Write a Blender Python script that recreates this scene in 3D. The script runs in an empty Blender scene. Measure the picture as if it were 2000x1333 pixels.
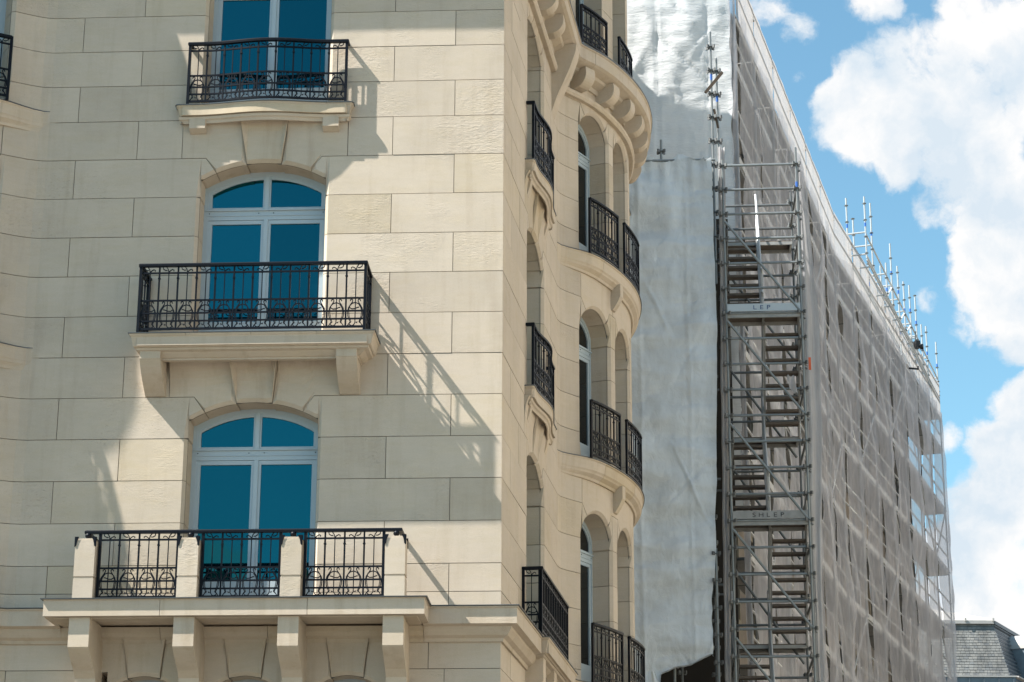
import bpy, math, random
from math import sin, cos, tan, radians, sqrt, pi, atan2, hypot
from mathutils import Vector, Matrix, noise
random.seed(7)
SC = bpy.context.scene
COL = SC.collection

# ------------------------------------------------------------------ camera
cam_d = bpy.data.cameras.new("camera")
cam = bpy.data.objects.new("camera", cam_d)
COL.objects.link(cam)
cam_d.sensor_width = 36.0
cam_d.lens = 79.29
cam_d.clip_start = 0.5
cam_d.clip_end = 4000
TH, RO = radians(17.926), radians(0.24)
fw = Vector((0, cos(TH), sin(TH)))
rt = Vector((1, 0, 0))
up = rt.cross(fw)
r2 = rt * cos(RO) + up * sin(RO)
u2 = -rt * sin(RO) + up * cos(RO)
m = Matrix((r2, u2, -fw)).transposed().to_4x4()
m.translation = (0, 0, 1.7)
cam.matrix_world = m
SC.camera = cam

# ------------------------------------------------------------------ sky, sun, exposure
TO_SUN = Vector((-1.02, -0.282, 1.36)).normalized()
SUN_EL = math.asin(TO_SUN.z)
SUN_AZ = atan2(TO_SUN.x, TO_SUN.y)
SC.view_settings.view_transform = 'Standard'
SC.view_settings.look = 'None'
SC.view_settings.gamma = 1.0
SC.view_settings.use_curve_mapping = False
SC.view_settings.exposure = 1.48

world = bpy.data.worlds.new("World")
SC.world = world
world.use_nodes = True
WN = world.node_tree.nodes
WL = world.node_tree.links
WN.clear()


def nd(nodes, typ, **kw):
    n = nodes.new(typ)
    for k, v in kw.items():
        if k == 'inp':
            for a, b in v.items():
                n.inputs[a].default_value = b
        else:
            setattr(n, k, v)
    return n


sky = nd(WN, 'ShaderNodeTexSky', sky_type='NISHITA', sun_disc=False)
sky.sun_elevation = SUN_EL
sky.sun_rotation = SUN_AZ % (2 * pi)
sky.air_density = 1.0
sky.dust_density = 0.25
sky.ozone_density = 1.6
tc = nd(WN, 'ShaderNodeTexCoord')
# cloud cover: soft lumps in a few directions, broken up by noise
warp = nd(WN, 'ShaderNodeTexNoise', inp={'Scale': 16.0, 'Detail': 7.0, 'Roughness': 0.6})
WL.new(tc.outputs['Generated'], warp.inputs['Vector'])
wsub = nd(WN, 'ShaderNodeVectorMath', operation='SUBTRACT')
wsub.inputs[1].default_value = (0.5, 0.5, 0.5)
WL.new(warp.outputs['Color'], wsub.inputs[0])
wscl = nd(WN, 'ShaderNodeVectorMath', operation='SCALE')
wscl.inputs['Scale'].default_value = 0.032
WL.new(wsub.outputs[0], wscl.inputs[0])
wadd = nd(WN, 'ShaderNodeVectorMath', operation='ADD')
WL.new(tc.outputs['Generated'], wadd.inputs[0])
WL.new(wscl.outputs[0], wadd.inputs[1])
wnor = nd(WN, 'ShaderNodeVectorMath', operation='NORMALIZE')
WL.new(wadd.outputs[0], wnor.inputs[0])
LUMPS = [  # x/y, z/y, angular radius, y sign, weight
    (0.1539, 0.444, 0.0116, 1, 1), (0.1698, 0.4414, 0.0229, 1, 1), (0.1949, 0.4482, 0.0301, 1, 1), (0.2252, 0.4592, 0.0289, 1, 1), (0.2506, 0.4674, 0.0337, 1, 1),
    (0.2204, 0.4189, 0.0277, 1, 1), (0.2392, 0.3875, 0.0313, 1, 1), (0.2287, 0.3565, 0.0205, 1, 1), (0.2372, 0.3388, 0.0205, 1, 1), (0.1859, 0.4161, 0.0132, 1, 0.9),
    (0.203, 0.3926, 0.0132, 1, 0.8), (0.219, 0.3745, 0.012, 1, 0.9), (0.1271, 0.4957, 0.0108, 1, 0.45), (0.1391, 0.4806, 0.0084, 1, 0.3), (0.175, 0.5, 0.0132, 1, 0.6),
    (0.2251, 0.4989, 0.0168, 1, 0.75), (0.2503, 0.5004, 0.0144, 1, 0.8), (0.2341, 0.2914, 0.0132, 1, 1), (0.2255, 0.2669, 0.018, 1, 1), (0.2148, 0.2452, 0.018, 1, 1),
    (0.2301, 0.2476, 0.0265, 1, 1), (0.2064, 0.2214, 0.018, 1, 1), (0.2144, 0.2003, 0.0265, 1, 1), (0.2003, 0.1956, 0.0217, 1, 1), (0.2302, 0.1957, 0.0361, 1, 1),
    (0.1793, 0.3563, 0.0072, 1, 0.28), (0.2001, 0.2753, 0.0067, 1, 0.4), (0.1382, 0.4547, 0.0053, 1, 0.25), (0.2155, 0.3361, 0.0108, 1, 0.5), (0.198, 0.3449, 0.0072, 1, 0.25),
    (0.36, 0.42, 0.10, 1, 1.0), (0.42, 0.2, 0.16, 1, 1.0), (0.30, 0.15, 0.08, 1, 1.0), (0.8, 0.5, 0.2, 1, 1.0), (-0.5, 0.15, 0.2, 1, 1.0),
    (3.0, 1.2, 0.45, 1, 1.0), (3.2, 0.8, 0.4, -1, 1.0), (6.0, 4.5, 0.40, -1, 1.0), (1.6, 1.6, 0.35, 1, 1.0), (1.5, 0.4, 0.35, 1, 1.0),  # out of view over the street side, added as white fill light
    (-0.292, 0.245, 0.011, -1, 0.9), (-0.25, 0.205, 0.026, -1, 1.0), (-0.205, 0.198, 0.018, -1, 1.0), (-0.31, 0.18, 0.045, -1, 1.0), (-0.20, 0.13, 0.07, -1, 1.0), (-0.4, 0.10, 0.09, -1, 1.0), (0.1, 0.08, 0.08, -1, 1.0),
]
prev = None
for (hx, tz, rad, sg, wt) in LUMPS:
    d = Vector((hx, 1, tz)).normalized()
    if sg < 0:
        d.y = -d.y
    dt = nd(WN, 'ShaderNodeVectorMath', operation='DOT_PRODUCT')
    dt.inputs[1].default_value = d
    WL.new(wnor.outputs[0], dt.inputs[0])
    mr = nd(WN, 'ShaderNodeMapRange', interpolation_type='SMOOTHSTEP')
    mr.inputs['From Min'].default_value = cos(rad * 1.38)
    mr.inputs['From Max'].default_value = cos(rad * 0.40)
    mr.inputs['To Max'].default_value = wt
    WL.new(dt.outputs['Value'], mr.inputs['Value'])
    if prev is None:
        prev = mr.outputs[0]
    else:
        mx = nd(WN, 'ShaderNodeMath', operation='MAXIMUM')
        WL.new(prev, mx.inputs[0])
        WL.new(mr.outputs[0], mx.inputs[1])
        prev = mx.outputs[0]
# general scattered cloud over the rest of the sky dome
gen = nd(WN, 'ShaderNodeTexNoise', inp={'Scale': 3.2, 'Detail': 8.0, 'Roughness': 0.55})
WL.new(tc.outputs['Generated'], gen.inputs['Vector'])
fine = nd(WN, 'ShaderNodeTexNoise', inp={'Scale': 30.0, 'Detail': 10.0, 'Roughness': 0.62})
WL.new(wadd.outputs[0], fine.inputs['Vector'])
fr = nd(WN, 'ShaderNodeMapRange', inp={'From Min': 0.25, 'From Max': 0.75, 'To Min': -0.62, 'To Max': 0.62})
WL.new(fine.outputs['Fac'], fr.inputs['Value'])
fsc = nd(WN, 'ShaderNodeMath', operation='MULTIPLY')          # noise only frays what cloud there is
fhi = nd(WN, 'ShaderNodeMapRange', inp={'From Min': 0.0, 'From Max': 0.25})
WL.new(prev, fhi.inputs['Value'])
WL.new(fr.outputs[0], fsc.inputs[0])
WL.new(fhi.outputs[0], fsc.inputs[1])
csum = nd(WN, 'ShaderNodeMath', operation='ADD')
WL.new(prev, csum.inputs[0])
WL.new(fsc.outputs[0], csum.inputs[1])
cm = nd(WN, 'ShaderNodeMapRange', interpolation_type='SMOOTHSTEP', inp={'From Min': 0.20, 'From Max': 0.84})
WL.new(csum.outputs[0], cm.inputs['Value'])
wisp = nd(WN, 'ShaderNodeMapRange', inp={'From Min': 0.62, 'From Max': 0.82, 'To Max': 0.25})
WL.new(gen.outputs['Fac'], wisp.inputs['Value'])
cmx = nd(WN, 'ShaderNodeMath', operation='MAXIMUM')
WL.new(cm.outputs[0], cmx.inputs[0])
WL.new(wisp.outputs[0], cmx.inputs[1])
# cloud body: white tops, faintly blue-grey hollows
shade_n = nd(WN, 'ShaderNodeTexNoise', inp={'Scale': 24.0, 'Detail': 8.0, 'Roughness': 0.55})
WL.new(wadd.outputs[0], shade_n.inputs['Vector'])
cr = nd(WN, 'ShaderNodeValToRGB')
cr.color_ramp.elements[0].position = 0.38
cr.color_ramp.elements[0].color = (0.72, 0.82, 0.91, 1)
cr.color_ramp.elements[1].position = 0.56
cr.color_ramp.elements[1].color = (1.0, 1.0, 1.0, 1)
WL.new(shade_n.outputs['Fac'], cr.inputs['Fac'])
tint = nd(WN, 'ShaderNodeMixRGB', blend_type='MULTIPLY', inp={'Fac': 1.0, 'Color2': (0.78, 1.01, 0.90, 1)})
WL.new(sky.outputs[0], tint.inputs['Color1'])
SKY_STRENGTH = 0.083
bg1 = nd(WN, 'ShaderNodeBackground', inp={'Strength': SKY_STRENGTH})
WL.new(tint.outputs[0], bg1.inputs['Color'])
bg2 = nd(WN, 'ShaderNodeBackground', inp={'Strength': 0.36})
WL.new(cr.outputs[0], bg2.inputs['Color'])
mixw = nd(WN, 'ShaderNodeMixShader')
WL.new(cmx.outputs[0], mixw.inputs['Fac'])
WL.new(bg1.outputs[0], mixw.inputs[1])
WL.new(bg2.outputs[0], mixw.inputs[2])
wout = nd(WN, 'ShaderNodeOutputWorld')
WL.new(mixw.outputs[0], wout.inputs['Surface'])

sun_d = bpy.data.lights.new("sun", 'SUN')
sun_d.energy = 5.0
sun_d.angle = radians(0.53)
sun_d.color = (1.0, 0.955, 0.88)
sun = bpy.data.objects.new("sun", sun_d)
COL.objects.link(sun)
sun.location = (-40, -10, 60)
sun.rotation_euler = TO_SUN.to_track_quat('Z', 'Y').to_euler()

# ------------------------------------------------------------------ materials


def mat(name, col, rough=0.7, metal=0.0, var=0.0, nscale=6.0, nstr=0.0, bump=0.0, bscale=40.0, stretch=(1, 1, 1), spec=0.5, dirt=0.0):
    col = tuple(c * 0.78 for c in col)
    mt = bpy.data.materials.new(name)
    mt.use_nodes = True
    N, L = mt.node_tree.nodes, mt.node_tree.links
    b = N['Principled BSDF']
    b.inputs['Roughness'].default_value = rough
    b.inputs['Metallic'].default_value = metal
    b.inputs['Specular IOR Level'].default_value = spec
    b.inputs['Base Color'].default_value = (*col, 1)
    if var or nstr or bump or dirt:
        t = nd(N, 'ShaderNodeTexCoord')
        mp = nd(N, 'ShaderNodeMapping')
        mp.inputs['Scale'].default_value = stretch
        L.new(t.outputs['Object'], mp.inputs['Vector'])
        inf = nd(N, 'ShaderNodeObjectInfo')
        n1 = nd(N, 'ShaderNodeTexNoise', inp={'Scale': nscale, 'Detail': 6.0, 'Roughness': 0.6})
        L.new(mp.outputs[0], n1.inputs['Vector'])
        a = nd(N, 'ShaderNodeMapRange', inp={'From Min': 0.25, 'From Max': 0.75, 'To Min': 1 - nstr, 'To Max': 1 + nstr})
        L.new(n1.outputs['Fac'], a.inputs['Value'])
        c = nd(N, 'ShaderNodeMapRange', inp={'To Min': 1 - var, 'To Max': 1 + var})
        L.new(inf.outputs['Random'], c.inputs['Value'])
        mu = nd(N, 'ShaderNodeMath', operation='MULTIPLY')
        L.new(a.outputs[0], mu.inputs[0])
        L.new(c.outputs[0], mu.inputs[1])
        vm = nd(N, 'ShaderNodeVectorMath', operation='SCALE')
        vm.inputs[0].default_value = col
        L.new(mu.outputs[0], vm.inputs['Scale'])
        L.new(vm.outputs[0], b.inputs['Base Color'])
        if bump:
            n2 = nd(N, 'ShaderNodeTexNoise', inp={'Scale': bscale, 'Detail': 5.0, 'Roughness': 0.6})
            L.new(mp.outputs[0], n2.inputs['Vector'])
            bp = nd(N, 'ShaderNodeBump', inp={'Strength': bump, 'Distance': 0.02})
            L.new(n2.outputs['Fac'], bp.inputs['Height'])
            L.new(bp.outputs[0], b.inputs['Normal'])
    return mt


def stone_mat(name, c_light, c_warm, rough_amt=1.0, var=0.07, drip=0.0):
    """sawn limestone: fine horizontal bedding, warm and pale stones, pitted rough patches, faint stains"""
    mt = bpy.data.materials.new(name)
    mt.use_nodes = True
    N, L = mt.node_tree.nodes, mt.node_tree.links
    b = N['Principled BSDF']
    b.inputs['Roughness'].default_value = 0.88
    b.inputs['Specular IOR Level'].default_value = 0.25
    t = nd(N, 'ShaderNodeTexCoord')
    inf = nd(N, 'ShaderNodeObjectInfo')
    off = nd(N, 'ShaderNodeVectorMath', operation='SCALE')
    off.inputs[0].default_value = (7.3, 5.1, 9.7)
    L.new(inf.outputs['Random'], off.inputs['Scale'])
    ad = nd(N, 'ShaderNodeVectorMath', operation='ADD')
    L.new(t.outputs['Object'], ad.inputs[0])
    L.new(off.outputs[0], ad.inputs[1])
    mp = nd(N, 'ShaderNodeMapping')
    mp.inputs['Scale'].default_value = (1, 1, 3.4)
    L.new(ad.outputs[0], mp.inputs['Vector'])

    def noi(sc, det, rg, src, lo, hi, a, c):
        n = nd(N, 'ShaderNodeTexNoise', inp={'Scale': sc, 'Detail': det, 'Roughness': rg})
        L.new(src, n.inputs['Vector'])
        r = nd(N, 'ShaderNodeMapRange', inp={'From Min': lo, 'From Max': hi, 'To Min': a, 'To Max': c})
        L.new(n.outputs['Fac'], r.inputs['Value'])
        return r.outputs[0]

    def mul(x, y):
        q = nd(N, 'ShaderNodeMath', operation='MULTIPLY')
        L.new(x, q.inputs[0])
        if isinstance(y, float):
            q.inputs[1].default_value = y
        else:
            L.new(y, q.inputs[1])
        return q.outputs[0]
    bed = noi(5.0, 8, 0.72, mp.outputs[0], 0.3, 0.7, 0.965, 1.03)
    blot = noi(1.1, 5, 0.55, ad.outputs[0], 0.3, 0.7, 0.93, 1.05)
    grain = noi(90, 3, 0.6, ad.outputs[0], 0.3, 0.7, 0.96, 1.04)
    ra = nd(N, 'ShaderNodeMapRange', inp={'To Min': 1 - var, 'To Max': 1 + var})
    L.new(inf.outputs['Random'], ra.inputs['Value'])
    tot = mul(mul(mul(bed, blot), grain), ra.outputs[0])
    # a few stones are distinctly yellower
    fr_ = nd(N, 'ShaderNodeMath', operation='MULTIPLY')
    fr_.inputs[1].default_value = 17.37
    L.new(inf.outputs['Random'], fr_.inputs[0])
    fr2 = nd(N, 'ShaderNodeMath', operation='FRACT')
    L.new(fr_.outputs[0], fr2.inputs[0])
    pw = nd(N, 'ShaderNodeMath', operation='POWER')
    pw.inputs[1].default_value = 9.0
    L.new(fr2.outputs[0], pw.inputs[0])
    warm = noi(2.2, 5, 0.6, mp.outputs[0], 0.45, 0.75, 0.0, 0.40)
    pw2 = nd(N, 'ShaderNodeMath', operation='MULTIPLY')
    pw2.inputs[1].default_value = 0.6
    L.new(pw.outputs[0], pw2.inputs[0])
    wm = nd(N, 'ShaderNodeMath', operation='ADD')
    L.new(pw2.outputs[0], wm.inputs[0])
    L.new(warm, wm.inputs[1])
    mx = nd(N, 'ShaderNodeMixRGB', inp={'Color1': (*c_light, 1), 'Color2': (*c_warm, 1)})
    mx.use_clamp = True
    L.new(wm.outputs[0], mx.inputs['Fac'])
    vm = nd(N, 'ShaderNodeVectorMath', operation='SCALE')
    L.new(mx.outputs[0], vm.inputs[0])
    L.new(tot, vm.inputs['Scale'])
    # pits
    pm = nd(N, 'ShaderNodeMapping')
    pm.inputs['Scale'].default_value = (1, 1, 2.6)
    L.new(ad.outputs[0], pm.inputs['Vector'])
    pit = noi(26, 4, 0.65, pm.outputs[0], 0.28, 0.42, 1.0, 0.0)
    patch = noi(0.9, 3, 0.5, ad.outputs[0], 0.50, 0.66, 0.06, 1.0)
    pitp = mul(pit, patch)
    dk = nd(N, 'ShaderNodeMixRGB', blend_type='MULTIPLY', inp={'Color2': (0.78, 0.74, 0.68, 1)})
    L.new(mul(pitp, 0.5), dk.inputs['Fac'])
    L.new(vm.outputs[0], dk.inputs['Color1'])
    last = dk.outputs[0]
    if drip:
        dm = nd(N, 'ShaderNodeMapping')
        dm.inputs['Scale'].default_value = (3.0, 3.0, 0.35)
        L.new(t.outputs['Object'], dm.inputs['Vector'])
        dr = noi(2.0, 5, 0.6, dm.outputs[0], 0.52, 0.75, 0.0, drip)
        dmx = nd(N, 'ShaderNodeMixRGB', blend_type='MULTIPLY', inp={'Color2': (0.62, 0.55, 0.45, 1)})
        L.new(dr, dmx.inputs['Fac'])
        L.new(last, dmx.inputs['Color1'])
        last = dmx.outputs[0]
    L.new(last, b.inputs['Base Color'])
    und = noi(14, 5, 0.65, pm.outputs[0], 0.0, 1.0, 0.0, 1.0)
    h1 = mul(mul(und, patch), 1.0)
    h2 = mul(pitp, -0.7)
    sm = nd(N, 'ShaderNodeMath', operation='ADD')
    L.new(h1, sm.inputs[0])
    L.new(h2, sm.inputs[1])
    g2 = noi(160, 2, 0.5, ad.outputs[0], 0, 1, 0, 0.10)
    sm2 = nd(N, 'ShaderNodeMath', operation='ADD')
    L.new(sm.outputs[0], sm2.inputs[0])
    L.new(g2, sm2.inputs[1])
    bp = nd(N, 'ShaderNodeBump', inp={'Strength': 0.55 * rough_amt, 'Distance': 0.014})
    L.new(sm2.outputs[0], bp.inputs['Height'])
    L.new(bp.outputs[0], b.inputs['Normal'])
    return mt


M_STONE = stone_mat('limestone', (0.482, 0.410, 0.332), (0.460, 0.378, 0.265), 1.1, 0.06, 0.22)
M_DRESS = stone_mat('dressed_limestone', (0.482, 0.405, 0.322), (0.450, 0.362, 0.245), 0.5, 0.05, 0.35)
M_BOUNCE = stone_mat('bounce_limestone', (0.76, 0.69, 0.57), (0.72, 0.62, 0.47), 0.3, 0.03)  # paler than the corner stone, so the unseen front bounces more light
M_MORTAR = mat('mortar', (0.15, 0.14, 0.12), 0.95)
M_IRON = mat('black_iron', (0.006, 0.008, 0.013), 0.4, 0.0, spec=0.12)
M_FRAME = mat('grey_blue_paint', (0.47, 0.55, 0.60), 0.45, var=0.02)
M_FLASH = mat('lead_flashing', (0.16, 0.17, 0.18), 0.5, 0.6)
M_GALV = mat('galvanised_tube', (0.25, 0.275, 0.285), 0.45, 0.35, var=0.12, nscale=8, nstr=0.15)
M_GALVD = mat('weathered_tube', (0.15, 0.165, 0.172), 0.5, 0.3, var=0.15, nscale=8, nstr=0.2)
M_ALU = mat('aluminium', (0.50, 0.53, 0.55), 0.4, 0.3, var=0.06)
M_PLANK = mat('worn_plywood', (0.135, 0.11, 0.09), 0.8, var=0.2, nscale=10, nstr=0.25)
M_SHADEDECK = mat('shaded_boards', (0.045, 0.04, 0.036), 0.85)  # near-black colour makes the decks behind the sheet read as shade
M_DECK = mat('steel_deck', (0.36, 0.36, 0.35), 0.55, 0.3, var=0.12, nscale=6, nstr=0.2)
M_WOOD = mat('old_timber', (0.09, 0.065, 0.045), 0.85, nscale=20, nstr=0.3)
M_BLUE = mat('blue_band', (0.02, 0.13, 0.5), 0.5)
M_BLACK = mat('black_plastic', (0.01, 0.01, 0.012), 0.5)
M_ORANGE = mat('orange_plastic', (0.75, 0.13, 0.04), 0.6)
M_ZINC = mat('zinc_sheet', (0.46, 0.44, 0.42), 0.6, 0.0, nscale=3, nstr=0.1)
M_ZINCD = mat('dark_zinc', (0.17, 0.20, 0.23), 0.5, 0.3, nscale=3, nstr=0.15)
M_SLATE = mat('slate', (0.205, 0.205, 0.198), 0.6, var=0.0, nscale=2.2, nstr=0.45, stretch=(1, 1, 0.35))
M_GROUND = mat('pale_paving', (0.13, 0.12, 0.105), 0.9, nscale=2, nstr=0.2)
M_BODY = mat('plain_render', (0.40, 0.36, 0.29), 0.9, nscale=1, nstr=0.1)
M_OLDWALL = mat('old_stone_wall', (0.36, 0.31, 0.26), 0.9, nscale=1.2, nstr=0.25)
M_LETTER = mat('blue_lettering', (0.02, 0.06, 0.20), 0.6)
M_LETTERD = mat('dark_lettering', (0.03, 0.03, 0.035), 0.6)
M_DARKGL = mat('dark_glass', (0.010, 0.012, 0.013), 0.04, spec=0.4)


def glass_mat():
    mt = bpy.data.materials.new('sky_tinted_glass')
    mt.use_nodes = True
    N, L = mt.node_tree.nodes, mt.node_tree.links
    N.clear()
    df = nd(N, 'ShaderNodeBsdfDiffuse', inp={'Color': (0.004, 0.022, 0.035, 1)})
    gl = nd(N, 'ShaderNodeBsdfGlossy', inp={'Roughness': 0.015})
    oi = nd(N, 'ShaderNodeObjectInfo')
    rv = nd(N, 'ShaderNodeMapRange', inp={'To Min': 0.84, 'To Max': 1.16})
    L.new(oi.outputs['Random'], rv.inputs['Value'])
    vs_ = nd(N, 'ShaderNodeVectorMath', operation='SCALE')
    vs_.inputs[0].default_value = (0.011, 0.152, 0.190)  # blue of the mirrored sky put into the reflection tint
    L.new(rv.outputs[0], vs_.inputs['Scale'])
    L.new(vs_.outputs[0], gl.inputs['Color'])
    fr = nd(N, 'ShaderNodeFresnel', inp={'IOR': 1.6})
    mr = nd(N, 'ShaderNodeMapRange', inp={'From Min': 0.05, 'From Max': 0.6, 'To Min': 0.62, 'To Max': 0.85})
    L.new(fr.outputs[0], mr.inputs['Value'])
    mx = nd(N, 'ShaderNodeMixShader')
    L.new(mr.outputs[0], mx.inputs['Fac'])
    L.new(df.outputs[0], mx.inputs[1])
    L.new(gl.outputs[0], mx.inputs[2])
    # slight waviness of the pane
    t = nd(N, 'ShaderNodeTexCoord')
    n = nd(N, 'ShaderNodeTexNoise', inp={'Scale': 1.2, 'Detail': 1.0})
    L.new(t.outputs['Object'], n.inputs['Vector'])
    bp = nd(N, 'ShaderNodeBump', inp={'Strength': 0.04, 'Distance': 0.02})
    L.new(n.outputs['Fac'], bp.inputs['Height'])
    L.new(bp.outputs[0], gl.inputs['Normal'])
    o = nd(N, 'ShaderNodeOutputMaterial')
    L.new(mx.outputs[0], o.inputs['Surface'])
    return mt


M_GLASS = glass_mat()


def cloth_mat(name, col, trans, opacity, nscale=2.0, nstr=0.06, bump=0.0, stretch=(1, 1, 1), bscale=9.0):
    """woven sheeting: part reflects, part lets light through the weave; opacity below 1 is the open mesh"""
    col = tuple(c * 0.80 for c in col)
    mt = bpy.data.materials.new(name)
    mt.use_nodes = True
    N, L = mt.node_tree.nodes, mt.node_tree.links
    N.clear()
    t = nd(N, 'ShaderNodeTexCoord')
    mp = nd(N, 'ShaderNodeMapping')
    mp.inputs['Scale'].default_value = stretch
    L.new(t.outputs['Object'], mp.inputs['Vector'])
    n = nd(N, 'ShaderNodeTexNoise', inp={'Scale': nscale, 'Detail': 5.0, 'Roughness': 0.6})
    L.new(mp.outputs[0], n.inputs['Vector'])
    r = nd(N, 'ShaderNodeMapRange', inp={'From Min': 0.25, 'From Max': 0.75, 'To Min': 1 - nstr, 'To Max': 1 + nstr})
    L.new(n.outputs['Fac'], r.inputs['Value'])
    vm = nd(N, 'ShaderNodeVectorMath', operation='SCALE')
    vm.inputs[0].default_value = col
    L.new(r.outputs[0], vm.inputs['Scale'])
    df = nd(N, 'ShaderNodeBsdfDiffuse')
    tr = nd(N, 'ShaderNodeBsdfTranslucent')
    L.new(vm.outputs[0], df.inputs['Color'])
    L.new(vm.outputs[0], tr.inputs['Color'])
    mx = nd(N, 'ShaderNodeMixShader', inp={'Fac': trans})
    L.new(df.outputs[0], mx.inputs[1])
    L.new(tr.outputs[0], mx.inputs[2])
    last = mx.outputs[0]
    if bump:
        n2 = nd(N, 'ShaderNodeTexNoise', inp={'Scale': bscale, 'Detail': 6.0, 'Roughness': 0.62, 'Distortion': 0.6})
        L.new(mp.outputs[0], n2.inputs['Vector'])
        bp = nd(N, 'ShaderNodeBump', inp={'Strength': bump, 'Distance': 0.06})
        L.new(n2.outputs['Fac'], bp.inputs['Height'])
        L.new(bp.outputs[0], df.inputs['Normal'])
        L.new(bp.outputs[0], tr.inputs['Normal'])
    if opacity < 1:
        tp = nd(N, 'ShaderNodeBsdfTransparent')
        op = nd(N, 'ShaderNodeMapRange', inp={'From Min': 0.3, 'From Max': 0.7, 'To Min': opacity - 0.07, 'To Max': opacity + 0.07})
        L.new(n.outputs['Fac'], op.inputs['Value'])
        m2 = nd(N, 'ShaderNodeMixShader')
        L.new(op.outputs[0], m2.inputs['Fac'])
        L.new(tp.outputs[0], m2.inputs[1])
        L.new(last, m2.inputs[2])
        last = m2.outputs[0]
    o = nd(N, 'ShaderNodeOutputMaterial')
    L.new(last, o.inputs['Surface'])
    return mt


M_TARP = cloth_mat('white_sheeting', (0.82, 0.83, 0.84), 0.15, 1.0, 1.5, 0.05, 0.26, (1.0, 1.0, 3.2), 6.0)
M_TARP2 = cloth_mat('grey_sheeting', (0.80, 0.88, 0.95), 0.22, 1.0, 1.4, 0.15, 0.6, (1.6, 1.0, 0.9), 3.0)
M_NET = cloth_mat('debris_net', (0.74, 0.74, 0.79), 0.42, 0.49, 3.0, 0.10, 0.35, (1, 1, 0.3), 6.0)
M_NET2 = cloth_mat('debris_net_new', (0.74, 0.74, 0.79), 0.42, 0.64, 3.0, 0.10, 0.35, (1, 1, 0.3), 6.0)
M_NETTHICK = cloth_mat('folded_debris_net', (0.55, 0.55, 0.57), 0.35, 0.9, 5.0, 0.10, 0.3, (3, 3, 0.3), 6.0)
M_BAND = cloth_mat('translucent_band', (0.50, 0.475, 0.465), 0.55, 0.86, 3.0, 0.06, 0.2, (1, 1, 0.6), 6.0)

# ------------------------------------------------------------------ mesh helpers


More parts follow.
